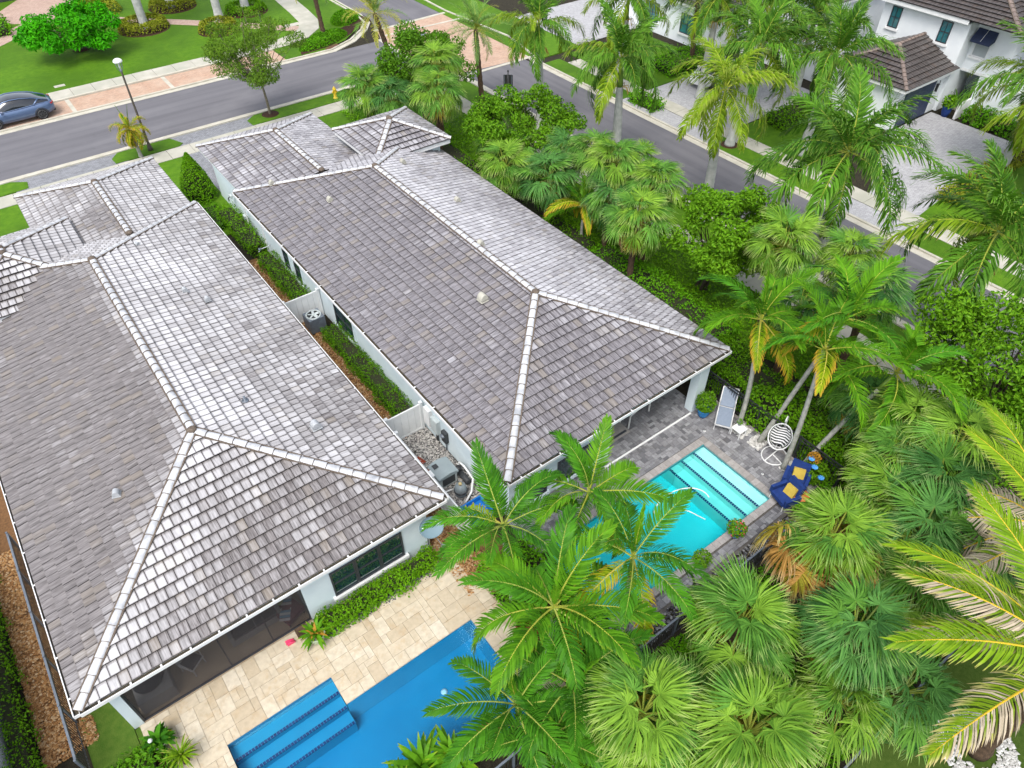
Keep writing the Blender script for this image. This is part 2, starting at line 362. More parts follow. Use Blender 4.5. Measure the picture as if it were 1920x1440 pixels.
# ------------------------------------------------------------------ mesh helpers
class MB:
    """collects shapes; build() links them as ONE mesh object"""
    def __init__(s):
        s.v = []; s.f = []; s.mi = []; s.sm = []; s.m = 0; s.smooth = False
    def face(s, idx):
        s.f.append(tuple(idx)); s.mi.append(s.m); s.sm.append(s.smooth)
    def verts(s, pts):
        k = len(s.v); s.v.extend(tuple(p) for p in pts); return k
    def box(s, x0, x1, y0, y1, z0, z1):
        k = s.verts([(x0,y0,z0),(x1,y0,z0),(x1,y1,z0),(x0,y1,z0),(x0,y0,z1),(x1,y0,z1),(x1,y1,z1),(x0,y1,z1)])
        for q in ((3,2,1,0),(4,5,6,7),(0,1,5,4),(1,2,6,5),(2,3,7,6),(3,0,4,7)): s.face([k+i for i in q])
        return s
    def obox(s, c, size, rz=0, rx=0, ry=0):
        m = Matrix.Translation(c) @ Matrix.Rotation(rz,4,'Z') @ Matrix.Rotation(ry,4,'Y') @ Matrix.Rotation(rx,4,'X')
        a,b,d = (t/2 for t in size)
        k = s.verts([m @ Vector(p) for p in ((-a,-b,-d),(a,-b,-d),(a,b,-d),(-a,b,-d),(-a,-b,d),(a,-b,d),(a,b,d),(-a,b,d))])
        for q in ((3,2,1,0),(4,5,6,7),(0,1,5,4),(1,2,6,5),(2,3,7,6),(3,0,4,7)): s.face([k+i for i in q])
        return s
    def bar(s, p, q, w, h=None, up=(0,0,1)):
        p, q = Vector(p), Vector(q); d = (q-p)
        if d.length < 1e-6: return s
        d.normalize(); u = Vector(up)
        if abs(d.dot(u)) > .98: u = Vector((1,0,0))
        a = d.cross(u).normalized(); b = a.cross(d); h = h or w
        pts = []
        for e in (p,q):
            for i,j in ((-1,-1),(1,-1),(1,1),(-1,1)): pts.append(e + a*(w/2*i) + b*(h/2*j))
        k = s.verts(pts)
        for q4 in ((3,2,1,0),(4,5,6,7),(0,1,5,4),(1,2,6,5),(2,3,7,6),(3,0,4,7)): s.face([k+i for i in q4])
        return s
    def tube(s, pts, rad, n=8, cap=True, closed=False):
        pts = [Vector(p) for p in pts]; m = len(pts)
        if isinstance(rad, (int,float)): rad = [rad]*m
        ref = None; k = len(s.v); old = s.smooth; s.smooth = True
        for i in range(m):
            if closed: d = pts[(i+1)%m]-pts[i-1]
            else: d = pts[min(i+1,m-1)]-pts[max(i-1,0)]
            d.normalize()
            if ref is None: ref = Vector((0,0,1)) if abs(d.z)<.9 else Vector((1,0,0))
            a = d.cross(ref).normalized(); b = a.cross(d).normalized(); ref = -d.cross(a) if False else b
            for j in range(n):
                t = 2*PI*j/n; s.v.append(tuple(pts[i] + a*(rad[i]*math.cos(t)) + b*(rad[i]*math.sin(t))))
        for i in range(m if closed else m-1):
            i2 = (i+1)%m
            for j in range(n):
                j2 = (j+1)%n; s.face((k+i*n+j, k+i*n+j2, k+i2*n+j2, k+i2*n+j))
        s.smooth = False
        if cap and not closed:
            s.face([k+j for j in range(n)][::-1]); s.face([k+(m-1)*n+j for j in range(n)])
        s.smooth = old
        return s
    def lathe(s, prof, c=(0,0,0), n=16, sx=1, sy=1, cap=True):
        k = len(s.v); old = s.smooth; s.smooth = True
        for r,z in prof:
            for j in range(n):
                t = 2*PI*j/n; s.v.append((c[0]+r*sx*math.cos(t), c[1]+r*sy*math.sin(t), c[2]+z))
        for i in range(len(prof)-1):
            for j in range(n):
                j2=(j+1)%n; s.face((k+i*n+j,k+i*n+j2,k+(i+1)*n+j2,k+(i+1)*n+j))
        s.smooth = False
        if cap and prof[0][0]>1e-3: s.face([k+j for j in range(n)][::-1])
        if cap and prof[-1][0]>1e-3: s.face([k+(len(prof)-1)*n+j for j in range(n)])
        s.smooth = old
        return s
    def poly(s, pts):
        k = s.verts(pts); s.face(range(k,k+len(pts))); return s
    def prism(s, pts, z0, z1):
        n=len(pts); k=s.verts([(x,y,z0) for x,y in pts]+[(x,y,z1) for x,y in pts])
        s.face([k+n+i for i in range(n)]); s.face([k+i for i in range(n)][::-1])
        for i in range(n):
            j=(i+1)%n; s.face((k+i,k+j,k+n+j,k+n+i))
        return s
    def grid(s, rows):
        """rows of points -> smooth sheet"""
        nr, nc = len(rows), len(rows[0]); k = len(s.v)
        for r in rows: s.v.extend(tuple(p) for p in r)
        old = s.smooth; s.smooth = True
        for i in range(nr-1):
            for j in range(nc-1): s.face((k+i*nc+j,k+i*nc+j+1,k+(i+1)*nc+j+1,k+(i+1)*nc+j))
        s.smooth = old
        return s
    def mesh(s, name, mats):
        me = bpy.data.meshes.new(name)
        me.from_pydata(s.v, [], s.f)
        for m in (mats if isinstance(mats,(list,tuple)) else [mats]): me.materials.append(m)
        me.polygons.foreach_set('material_index', s.mi)
        me.polygons.foreach_set('use_smooth', s.sm)
        me.update()
        return me
    def build(s, name, mats, parent=None, local=False):
        return link(name, s.mesh(name, mats), parent, local)

def wloc(o):
    v = Vector((0,0,0))
    while o is not None: v = v + o.location; o = o.parent
    return v

def link(name, data, parent=None, local=False):
    """geometry given in place (world) unless local: a child is set back by its parents' place"""
    o = bpy.data.objects.new(name, data); COL.objects.link(o)
    if parent is not None:
        o.parent = parent
        if not local: o.location = -wloc(parent)
    return o

def tag(o, label=None, cat=None, group=None, kind=None):
    if label: o['label'] = label
    if cat: o['category'] = cat
    if group: o['group'] = group
    if kind: o['kind'] = kind
    return o

def thing(name, label, cat, loc=(0,0,0), group=None, rz=0):
    o = bpy.data.objects.new(name, None); COL.objects.link(o)
    o.location = loc; o.rotation_euler = (0,0,rz); o.empty_display_size = .2
    return tag(o, label, cat, group)

def struct(mb, name, mats, parent=None):
    o = mb.build(name, mats, parent)
    if parent is None: o['kind'] = 'structure'
    return o

def place(name, data, parent, mat4):
    o = bpy.data.objects.new(name, data); COL.objects.link(o); o.parent = parent
    o.matrix_local = mat4
    return o

def np_mesh(name, verts, quads, mats, tint=None, attr='tint', smooth=False, mi=None, tris=None, uv=None):
    """fast mesh from arrays: quads (n,4) and/or tris (n,3); tint = one colour per vertex"""
    me = bpy.data.meshes.new(name)
    nq = 0 if quads is None else len(quads); nt = 0 if tris is None else len(tris)
    me.vertices.add(len(verts)); me.vertices.foreach_set('co', np.asarray(verts, np.float32).ravel())
    loops = []
    if nq: loops.append(np.asarray(quads, np.int32).ravel())
    if nt: loops.append(np.asarray(tris, np.int32).ravel())
    loops = np.concatenate(loops)
    me.loops.add(len(loops)); me.loops.foreach_set('vertex_index', loops)
    me.polygons.add(nq+nt)
    st = np.concatenate([np.arange(nq)*4, nq*4+np.arange(nt)*3]).astype(np.int32)
    me.polygons.foreach_set('loop_start', st)
    for m in (mats if isinstance(mats,(list,tuple)) else [mats]): me.materials.append(m)
    if mi is not None: me.polygons.foreach_set('material_index', np.asarray(mi, np.int32))
    me.polygons.foreach_set('use_smooth', np.full(nq+nt, smooth))
    if tint is not None:
        a = me.color_attributes.new(attr, 'FLOAT_COLOR', 'POINT')
        t = np.ones((len(verts),4), np.float32); t[:, :tint.shape[1]] = tint
        a.data.foreach_set('color', t.ravel())
    if uv is not None:
        u = me.uv_layers.new(name='UVMap'); u.data.foreach_set('uv', np.asarray(uv, np.float32)[loops].ravel())
    me.update(calc_edges=True); me.validate()
    return me

def norm(a): return a / np.maximum(np.linalg.norm(a, axis=-1, keepdims=True), 1e-9)

# ------------------------------------------------------------------ leaves
def leaf_cloud(P, N, size, aspect=.5, spread=.7, fold=.18, clump=None):
    """diamond leaves at points P facing roughly along N; returns verts, quads, tint"""
    n = len(P); size = size * rng.uniform(.7, 1.35, n)[:, None]
    nn = norm(N + rng.normal(0, spread, (n,3)))
    t = norm(np.cross(nn, rng.normal(0,1,(n,3))))
    b = np.cross(nn, t)
    v = np.empty((n,4,3))
    v[:,0] = P - t*size*.5; v[:,2] = P + t*size*.5 - nn*size*fold*.6
    mid = P - t*size*.05 + nn*size*fold*.4
    v[:,1] = mid + b*size*aspect*.5; v[:,3] = mid - b*size*aspect*.5
    r = rng.uniform(0,1,n)
    if clump is not None: r = np.clip(r*.55 + clump*.45, 0, 1)
    tint = np.zeros((n,4,3)); tint[:,:,0] = r[:,None]; tint[:,2,1] = 1; tint[:,1,1] = tint[:,3,1] = .4
    return v.reshape(-1,3), np.arange(4*n).reshape(n,4), tint.reshape(-1,3)

def cloud_mesh(name, parts, mats):
    V=[];Q=[];T=[];k=0
    for v,q,t in parts:
        V.append(v);Q.append(q+k);T.append(t);k+=len(v)
    return np_mesh(name, np.concatenate(V), np.concatenate(Q), mats, np.concatenate(T))

def lump(P, s, amp, seed):
    """cheap smooth lumps from sines"""
    a = np.sin(P[:,0]*s+seed)+np.sin(P[:,1]*s*1.3+seed*2.1)+np.sin((P[:,0]+P[:,1])*s*.7+seed*.7)+np.sin(P[:,2]*s*1.7+seed*1.3)
    return a*amp*.4

def hedge(name, label, cat, x0,x1,y0,y1, h, n, size, mat, group=None, z0=0., lumps=.12, aspect=.55, round_=.0, base=None, core=True):
    root = thing(name, label, cat, ((x0+x1)/2,(y0+y1)/2,z0), group)
    dx,dy = x1-x0,y1-y0
    top = dx*dy; sx = dx*h; sy = dy*h; w = np.array([top,sx,sx,sy,sy]); w = w/w.sum()
    k = rng.choice(5, n, p=w); P = np.empty((n,3)); N = np.zeros((n,3))
    P[:,0]=rng.uniform(x0,x1,n);P[:,1]=rng.uniform(y0,y1,n);P[:,2]=z0+rng.uniform(.05,h,n)
    P[k==0,2]=z0+h; N[k==0,2]=1
    P[k==1,1]=y0; N[k==1,1]=-1; P[k==2,1]=y1; N[k==2,1]=1
    P[k==3,0]=x0; N[k==3,0]=-1; P[k==4,0]=x1; N[k==4,0]=1
    lm = lump(P, 3.2/max(.5,min(dx,dy)), lumps, len(label))
    P += N*(lm[:,None]-lumps*.3) + rng.normal(0,size*.6,(n,3)); N[:,2]+=.6
    P[:,2]=np.maximum(P[:,2],z0+.03)
    cl = np.clip(.5+lm/(lumps*2+1e-6),0,1)
    link('foliage', cloud_mesh('foliage',[leaf_cloud(P,norm(N),size,aspect,clump=cl)],mat), root)
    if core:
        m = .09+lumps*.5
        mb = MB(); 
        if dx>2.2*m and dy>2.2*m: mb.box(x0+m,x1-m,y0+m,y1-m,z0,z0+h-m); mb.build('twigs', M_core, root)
    return root

def tube_branch(mb, p, d, L, r, depth, tips, n=5):
    p=Vector(p); d=Vector(d).normalized(); pts=[p]; rad=[r]; seg=4
    for i in range(seg):
        d=(d+Vector((random.gauss(0,.12),random.gauss(0,.12),random.gauss(.02,.08)))).normalized()
        p=p+d*(L/seg); pts.append(p); rad.append(r*(1-.55*(i+1)/seg))
    mb.tube(pts,rad,n,cap=False)
    if depth==0: tips.append(p); return
    for i in range(random.choice((2,3))):
        a=Vector((random.gauss(0,1),random.gauss(0,1),random.gauss(.2,.5))).normalized()
        tube_branch(mb,p,(d*.8+a*.75),L*random.uniform(.62,.85),r*.48,depth-1,tips,n)

def tree(label, base, crown, rad, nclump, nleaf, lsize, mat, group, tr=.12, bark=None, aspect=.5, spread=.7, lean=None, stems=1, flat=.0, clr=(.30,.5), shell=.55, name='broadleaf_tree', cat='tree', gap=0.0):
    """trunk with limbs reaching the leaf clumps; crown of leaf clumps spread in an ellipsoid with gaps"""
    root = thing(name, label, cat, base, group)
    bark = bark or M_bark
    cx,cy,cz = crown; C0=np.array(crown); rad=np.array(rad)
    u = norm(rng.normal(0,1,(nclump,3)))*(rng.uniform(shell**3,.95,nclump)**(1/3))[:,None]
    cc = C0+u*rad
    cr = rng.uniform(*clr,nclump)*rad.mean()
    mb=MB(); b=Vector(base)
    for s in range(stems):
        o = Vector((random.uniform(-.25,.25),random.uniform(-.25,.25),0)) if stems>1 else Vector((0,0,0))
        fork = b+o+(Vector(crown)-b-o)*(.45 if stems==1 else .35)
        mb.tube([b+o,(b+o)*.5+fork*.5+Vector((random.gauss(0,.05),random.gauss(0,.05),0)),fork],[tr,tr*.85,tr*.7],8,cap=False)
        for i in range(s,nclump,stems):
            e=Vector(cc[i]); m=fork*.5+e*.5+Vector((random.gauss(0,.15),random.gauss(0,.15),random.gauss(-.1,.12)))
            mb.tube([fork,m,e],[tr*.42,tr*.25,tr*.07],5,cap=False)
            for q in range(3):
                t=Vector(norm(rng.normal(0,1,(1,3)))[0]*cr[i]*.85)
                mb.tube([m*.3+e*.7,e+t*.6,e+t],[tr*.12,tr*.08,tr*.03],3,cap=False)
    mb.build('trunk',bark,root)
    w=cr**2; k=rng.choice(nclump,nleaf,p=w/w.sum())
    d=norm(rng.normal(0,1,(nleaf,3))); rr=rng.uniform(.35,1.0,nleaf)**.55
    P=cc[k]+d*(cr[k]*rr)[:,None]*np.array([1,1,.72-flat*.3])
    # gaps: thin out along smooth lumps
    if gap:
        g=lump(P,5.0,1.0,len(label)); keep=g>-gap; P=P[keep];d=d[keep];k=k[keep]
    N=norm(d*np.array([1,1,.7])+np.array([0,0,.7]))
    hue=rng.uniform(0,1,nclump)[k]
    link('crown',cloud_mesh('crown',[leaf_cloud(P,N,lsize,aspect,spread,clump=hue)],mat),root)
    return root

# ------------------------------------------------------------------ palm fronds (each frond lies along +X and bends down)
def pinnate(L, nside, llen, droop, arch, width, seed, mats, plume=.15, base=.16, mi_fn=None, lift=.25, rachis=.028, a0=68, a1=28, dead=None):
    r = np.random.default_rng(seed)
    ns=14; t=np.linspace(0,1,ns+1); ang=-arch*(t**1.5)
    x=np.concatenate([[0],np.cumsum(np.cos((ang[1:]+ang[:-1])/2))])*L/ns
    z=np.concatenate([[0],np.cumsum(np.sin((ang[1:]+ang[:-1])/2))])*L/ns
    V=[];F4=[];F3=[];T=[];MI4=[];MI3=[]
    # rachis: flattened three sided strip
    for i in range(ns+1):
        w=rachis*(1-.85*t[i]); nx,nz=-math.sin(ang[i]),math.cos(ang[i])
        V += [(x[i],-w,z[i]),(x[i]+nx*w*.6,0,z[i]+nz*w*.6),(x[i],w,z[i])]; T += [(.5,.0,1)]*3
    for i in range(ns):
        a=i*3;b=a+3
        F4 += [(a,b,b+1,a+1),(a+1,b+1,b+2,a+2)]; MI4+=[0,0]
    for s in (-1,1):
        for i in range(nside):
            u=base+(1-base)*((i+r.uniform(-.25,.25))/(nside-.5)); u=min(max(u,base),.995)
            px=np.interp(u,t,x);pz=np.interp(u,t,z);an=np.interp(u,t,ang)
            tv=np.array([math.cos(an),0,math.sin(an)]);nv=np.array([-math.sin(an),0,math.cos(an)]);sv=np.array([0,s,0.])
            al=R(a0+(a1-a0)*u+r.uniform(-5,5)); up=lift+r.normal(0,plume)
            d=tv*math.cos(al)+sv*math.sin(al)+nv*up; d/=np.linalg.norm(d)
            prof=min(1,.45+2.4*(u-base))*(1-.62*max(0,(u-.55)/.45)**1.3)
            ll=llen*prof*r.uniform(.88,1.1); w=width*(.6+.4*prof)
            wv=np.cross(d,nv+sv*.25);wv/=max(1e-6,np.linalg.norm(wv))
            p0=np.array([px,0,pz])
            d2=d+np.array([0,0,-droop*r.uniform(.7,1.3)]);d2/=np.linalg.norm(d2)
            d3=d2+np.array([0,0,-droop*r.uniform(.9,1.6)]);d3/=np.linalg.norm(d3)
            p1=p0+d*ll*.36;p2=p1+d2*ll*.36;p3=p2+d3*ll*.28
            k=len(V)
            V += [tuple(q) for q in (p0-wv*w*.25,p0+wv*w*.25,p1-wv*w*.5,p1+wv*w*.5,p2-wv*w*.4,p2+wv*w*.4,p3)]
            rv=r.uniform(0,1); T += [(rv,0,0),(rv,0,0),(rv,.36,0),(rv,.36,0),(rv,.72,0),(rv,.72,0),(rv,1.,0)]
            m=0 if mi_fn is None else mi_fn(u,s,r)
            F4 += [(k,k+1,k+3,k+2),(k+2,k+3,k+5,k+4)];MI4+=[m,m];F3.append((k+4,k+5,k+6));MI3.append(m)
    return np_mesh('frond',np.array(V),np.array(F4),mats,np.array(T,float),mi=MI4+MI3,tris=np.array(F3))

def fan(Rr, pet, nseg, droop, spreadang, seed, mats, width=.085, fuse=.42, cup=.25, curl=.5, tilt=40):
    """palmate frond: petiole along +X, then a fan of pleated segments whose free tips hang"""
    r=np.random.default_rng(seed); V=[];F4=[];F3=[];T=[]
    w=.022
    for i,xx in enumerate((0,pet*.5,pet)):
        zz=-.04*pet*(i/2)**2
        V += [(xx,-w,zz),(xx,0,zz+w),(xx,w,zz)];T += [(.5,0,1)]*3
    for i in range(2):
        a=i*3;b=a+3;F4 += [(a,b,b+1,a+1),(a+1,b+1,b+2,a+2)]
    h=np.array([pet,0,-.04*pet])
    for j in range(nseg):
        th=R(spreadang)*(2*(j+.5)/nseg-1)+r.normal(0,.02)
        c,s=math.cos(th),math.sin(th)
        ll=Rr*(.80+.20*math.cos(th*.9))*r.uniform(.9,1.08)
        # costapalmate: the fan's midrib curves down, sides cup up
        ti=R(tilt); bx=np.array([math.cos(ti),0,-math.sin(ti)]); bz=np.array([math.sin(ti),0,math.cos(ti)]); by=np.array([0,1.,0])
        d0=bx*c+by*s+bz*(cup*abs(s)); d0/=np.linalg.norm(d0)
        lat=by*c-bx*s; nv=np.cross(d0,lat)
        ww=width*r.uniform(.85,1.15)
        st=[0,.22,fuse,.72,1.0];p=h.copy();d=d0.copy();pts=[p.copy()]
        for q in range(1,5):
            g=(0,.06,.22,droop*.9,droop*1.5)[q]*r.uniform(.7,1.3)
            d=d+np.array([0,0,-g])+lat*r.normal(0,.05*q*curl);d/=np.linalg.norm(d)
            p=p+d*ll*(st[q]-st[q-1]);pts.append(p.copy())
        wd=[.012,ww*.55,ww*.95,ww*.55,0]
        wv=lat*.94+nv*(.34 if j%2 else -.34)
        k=len(V);rv=r.uniform(0,1)
        for q in range(4):
            V += [tuple(pts[q]-wv*wd[q]*.5),tuple(pts[q]+wv*wd[q]*.5)];T += [(rv,st[q],0)]*2
        V.append(tuple(pts[4]));T.append((rv,1.,0))
        for q in range(3): F4.append((k+2*q,k+2*q+1,k+2*q+3,k+2*q+2))
        F3.append((k+6,k+7,k+8))
    return np_mesh('frond',np.array(V),np.array(F4),mats,np.array(T,float),tris=np.array(F3))

def trunk_mb(base, top, r0, r1, bow=(0,0,0), n=12, seg=14, rings=.02, belly=0.):
    mb=MB();b,t=Vector(base),Vector(top);bow=Vector(bow);pts=[];rad=[]
    for i in range(seg+1):
        u=i/seg;pts.append(b.lerp(t,u)+bow*math.sin(PI*u))
        rr=r0+(r1-r0)*u+belly*math.sin(PI*min(1,u*1.1))
        if u<.12: rr*=1.35-.35*u/.12
        rad.append(rr*(1+rings*(1 if i%2 else -1)))
    mb.tube(pts,rad,n);return mb

def crown_at(root, top, axis, meshes, n, elev, scale, az0=0., jitter=.12, sag=0.):
    """hang n fronds round a point: meshes(t) picks the mesh, elev(t) the rise in degrees, t = 0 innermost .. 1 lowest"""
    q=Vector((0,0,1)).rotation_difference(Vector(axis).normalized()).to_matrix().to_4x4()
    for i in range(n):
        t=(i+.5)/n; az=az0+i*2.39996+random.gauss(0,.12)
        e=R(elev(t)+random.gauss(0,5)); sc=scale*random.uniform(.9,1.1)
        m=Matrix.Translation(Vector(top)+Vector((0,0,-sag*t)))@q@Matrix.Rotation(az,4,'Z')@Matrix.Rotation(-e,4,'Y')@Matrix.Rotation(random.gauss(0,.16),4,'X')@Matrix.Scale(sc,4)
        place('frond',meshes(t),root,m)

# ================================================================== THE SETTING
def flat(name, x0,x1,y0,y1, z, mat, thick=.04):
    return struct(MB().box(x0,x1,y0,y1,z-thick,z), name, mat)

# one ground sheet to the horizon with holes where the two pools are dug
P1 = (-2.05, 5.8, 6.4, 10.93)
P2 = (9.4, 17.48, 7.15, 10.45)
g = MB()
xs = [-300, P1[0], P1[1], P2[0], P2[1], 300]; ys = [-300, P1[2], P2[2], P2[3], P1[3], 300]
for i in range(5):
    for j in range(5):
        cx, cy = (xs[i]+xs[i+1])/2, (ys[j]+ys[j+1])/2
        if P1[0]<cx<P1[1] and P1[2]<cy<P1[3]: continue
        if P2[0]<cx<P2[1] and P2[2]<cy<P2[3]: continue
        g.poly([(xs[i],ys[j],-.05),(xs[i+1],ys[j],-.05),(xs[i+1],ys[j+1],-.05),(xs[i],ys[j+1],-.05)])
struct(g, 'ground', M_soil)

# roads: the front street runs along X, the side street along Y, meeting at a brick paved crossing
RX0, RX1, RY0, RY1 = 30.9, 36.45, 50.45, 57.2
rd = MB()
rd.box(-60, 29.3, RY0, RY1, -.04, 0)
rd.m = 1
rd.box(RX0, RX1, -60, 46.6, -.04, 0)
rd.poly([(29.3,RY0,0),(30.9,47.0,0),(30.9,46.6,0),(36.45,46.6,0),(36.9,47.0,0),(29.9,58.4,0),(29.3,57.2,0)])
rd.poly([(29.9,59.2,0),(37.2,59.6,0),(37.6,140,0),(31.3,140,0),(31.2,62.4,0),(30.6,60.6,0)])
struct(rd, 'road', [M_asphalt_x, M_asphalt_y])
cr = MB()
cr.poly([(29.5,57.3,.006),(29.2,50.6,.006),(30.7,47.3,.006),(37.4,46.8,.006),(38.3,50,.006),(37.3,59.6,.006),(30.2,59.4,.006)])
struct(cr, 'crossing_pavement', M_brick_pad)
bands = MB()
bands.bar((30.0,59.45,.012),(37.4,59.75,.012),.35,.03)
bands.bar((29.8,57.9,.012),(37.6,57.6,.012),.25,.03)
bands.bar((30.8,46.75,.012),(37.6,46.75,.012),.32,.03)
bands.bar((29.15,50.3,.012),(29.35,57.4,.012),.32,.03)
struct(bands, 'pavement_band', M_curb)
def strip(mb, pts, o0, o1, z0, z1):
    """mitred band beside a polyline, between the offsets o0 and o1 to its left"""
    P = [Vector((*p, 0)) for p in pts]; L = []; Rr = []
    for i, p in enumerate(P):
        d0 = (p-P[i-1]).normalized() if i else (P[1]-p).normalized()
        d1 = (P[i+1]-p).normalized() if i < len(P)-1 else d0
        n0, n1 = Vector((-d0.y, d0.x, 0)), Vector((-d1.y, d1.x, 0)); m = (n0+n1).normalized(); k = 1/max(.3, m.dot(n0))
        L.append(p+m*(o0*k)); Rr.append(p+m*(o1*k))
    k = mb.verts([(q.x, q.y, z) for q0, q1 in zip(L, Rr) for q, z in ((q0, z1), (q1, z1), (q1, z0), (q0, z0))])
    for i in range(len(P)-1):
        a, b = k+4*i, k+4*i+4
        for u, v in ((0, 1), (1, 2), (2, 3), (3, 0)): mb.face((a+u, a+v, b+v, b+u) if o1 < o0 else (a+v, a+u, b+u, b+v))
    mb.face((k, k+1, k+2, k+3)); e = k+4*(len(P)-1); mb.face((e+3, e+2, e+1, e))
# kerbs with gutters
kb = MB()
def kerb_line(pts, side, w1=.42, w2=.16):
    """gutter strip with the raised kerb on its outer side (side = +1 left of travel)"""
    for a, b in zip(pts[:-1], pts[1:]):
        pass
    strip(kb, pts, 0, side*w1, -.05, .015); strip(kb, pts, side*w1, side*(w1+w2), -.05, .10)
kerb_line([(-60,RY0),(26.4,RY0),(28.6,49.6),(30.2,47.9),(RX0,45.6),(RX0,-60)], -1)
kerb_line([(-60,RY1),(25.2,RY1),(27.6,58.3),(29.6,60.0),(30.8,61.6),(31.2,64),(31.3,140)], 1)
kerb_line([(RX1,-60),(RX1,45.4),(37.3,48.4),(37.9,51.5),(37.2,60),(37.4,66),(37.6,140)], -1)
struct(kb, 'kerb', M_curb)
# parking bays beyond the street
flat('parking_pavement', -60, 21.2, 57.86, 60.42, .02, M_brick_pad)
bl = MB()
for x in (-7.6,-1.0, 5.35, 12.2, 19.3): bl.box(x-.14, x+.14, 57.86, 60.42, .0, .026)
struct(bl, 'parking_line', M_curb)
struct(MB().box(-60, 21.2, 60.44, 60.66, -.03, .12), 'parking_kerb', M_curb)

def slab_walk(name, x0, x1, y0, y1, along, step=1.5, z=.05, z0=-.04, off=0.):
    """concrete walk laid in single slabs with open joints"""
    base = MB().box(x0, x1, y0, y1, z0-.02, z-.03); w = struct(base, name, M_soil)
    a, b = (x0, x1) if along == 'x' else (y0, y1); t = a+off; slab = None
    while t < b-.05:
        e = min(t+step, b)
        dz = random.uniform(-.006, .006)
        q = MB()
        if along == 'x': q.box(t+.012, e-.012, y0, y1, z-.05, z+dz)
        else: q.box(x0, x1, t+.012, e-.012, z-.05, z+dz)
        q.build('slab', M_concrete, w)
        t = e
    return w
slab_walk('far_pavement', -6, 20.6, 60.68, 62.4, 'x')
slab_walk('near_pavement', -8, 25.4, 46.9, 48.3, 'x')
slab_walk('side_pavement', 27.0, 28.4, 3.0, 46.0, 'y')
slab_walk('side_pavement_far', 38.7, 39.95, 4.0, 44.0, 'y')
# curved corner walk beyond the crossing
cw = MB()
pts = [(20.6,61.5),(22.6,61.6),(24.4,62.2),(25.8,63.4),(26.6,65.2),(27.0,68),(27.4,72),(28.4,80),(30,95)]
strip(cw, pts, -.85, .85, -.02, .052)
struct(cw, 'corner_path', M_concrete)
pk = MB()
for (x0,y0,x1,y1,w) in ((25.8,62.9,19.8,69.3,1.25),(19.8,69.3,12.5,76.3,1.25),(12.5,76.3,6,82.5,1.25),(1.0,73.9,8.4,80.0,2.0),(5.5,80,11.5,88,5.5)):
    pass
strip(pk, [(25.5,63.3),(19.8,69.3),(12.5,76.3),(5.6,82.9)], -.62, .62, -.02, .046)
strip(pk, [(1.0,73.9),(8.4,80.0)], -1.0, 1.0, -.02, .044)
strip(pk, [(5.5,80),(11.5,88)], -2.7, 2.7, -.02, .042)
struct(pk, 'pink_path', M_pink)

# lawns
ln = MB()
ln.box(-60, 20.6, 62.42, 140, -.05, .03)
ln.box(20.6, 31.0, 62.0, 140, -.05, .028)
ln.box(21.2, 25.0, 58.0, 60.7, -.05, .03)
ln.poly([(25,58.2,.03),(27,59.0,.03),(29.2,60.9,.03),(30.5,62.6,.03),(30.6,66,.03),(25,62,.03)])
ln.box(-60, 8.3, 36.5, 46.88, -.05, .03)
ln.box(8.3, 27.0, 36.5, 46.88, -.05, .03)
ln.box(23.6, 26.95, 5, 36.5, -.05, .025)
ln.box(28.45, 30.3, -20, 46.0, -.05, .03)
ln.box(40.0, 60, 22.2, 28.3, -.05, .03)
ln.box(40.0, 60, 8.0, 15.2, -.05, .03)
ln.box(37.05, 41.8, 46.0, 140, -.05, .025)
ln.box(40.0, 48, 36.5, 45.5, -.05, .025)
struct(ln, 'lawn', M_lawn)
def lawn_island(pts, z=.05): return struct(MB().prism(pts, -.05, z), 'lawn_verge', M_lawn)
lawn_island([(-60,48.42),(-.9,48.42),(.4,48.5),(.5,49.3),(-.3,49.86),(-60,49.86)])
lawn_island([(5.45,48.45),(9.45,48.4),(9.75,48.7),(9.25,49.86),(5.9,49.86),(5.4,49.2)])
lawn_island([(14.45,48.4),(26,48.4),(26.2,49.86),(15.1,49.86),(14.4,49.3)])
lawn_island([(37.05,15.6),(38.65,16.0),(38.65,32.3),(37.05,32.9)] if False else [(37.06,19.2),(38.66,18.4),(38.66,28.6),(37.06,27.9)])
lawn_island([(37.06,7.5),(38.66,7.5),(38.66,14.1),(37.6,14.3),(37.06,13.2)])
lawn_island([(37.06,36.4),(38.66,36.4),(38.66,45),(37.06,45)])
# driveway aprons and drives
flat('driveway_apron', -.3, 6.2, 48.3, 49.88, .02, M_grey_pav)
flat('driveway_apron', 9.3, 15.0, 48.3, 49.88, .02, M_grey_pav)
flat('driveway', .2, 6.0, 41.0, 46.9, .035, M_grey_pav)
flat('driveway', 9.4, 15.2, 41.0, 46.9, .035, M_grey_pav)
flat('driveway_apron', 37.06, 38.68, 13.0, 20.0, .02, M_grey_pav2)
flat('driveway_apron', 37.06, 38.68, 27.9, 36.6, .02, M_grey_pav2)
dr = MB().prism([(39.97,14.75),(45.5,15.3),(53.2,15.45),(53.2,21.8),(47.5,21.8),(39.97,17.9)], -.05, .035)
struct(dr, 'driveway', M_grey_pav2)
flat('driveway', 39.97, 49.5, 28.4, 36.4, .035, M_grey_pav2)
flat('driveway', 41.8, 52, 46.4, 55.0, .035, M_grey_pav2)
flat('planting_bed', 20.2, 23.6, 5.6, 40, .0, M_soil)
flat('planting_bed', 7.0, 20.2, -.1, 6.2, -.005, M_soil)
flat('planting_bed', 29.0, 31.0, 61.8, 63.4, .035, M_mulch)
struct(MB().prism([(22.6,58.1),(25.4,58.5),(28.2,60.1),(29.4,61.6),(28.6,62.0),(26.2,61.0),(23.4,60.3)],-.02,.04),'planting_bed',M_mulch)
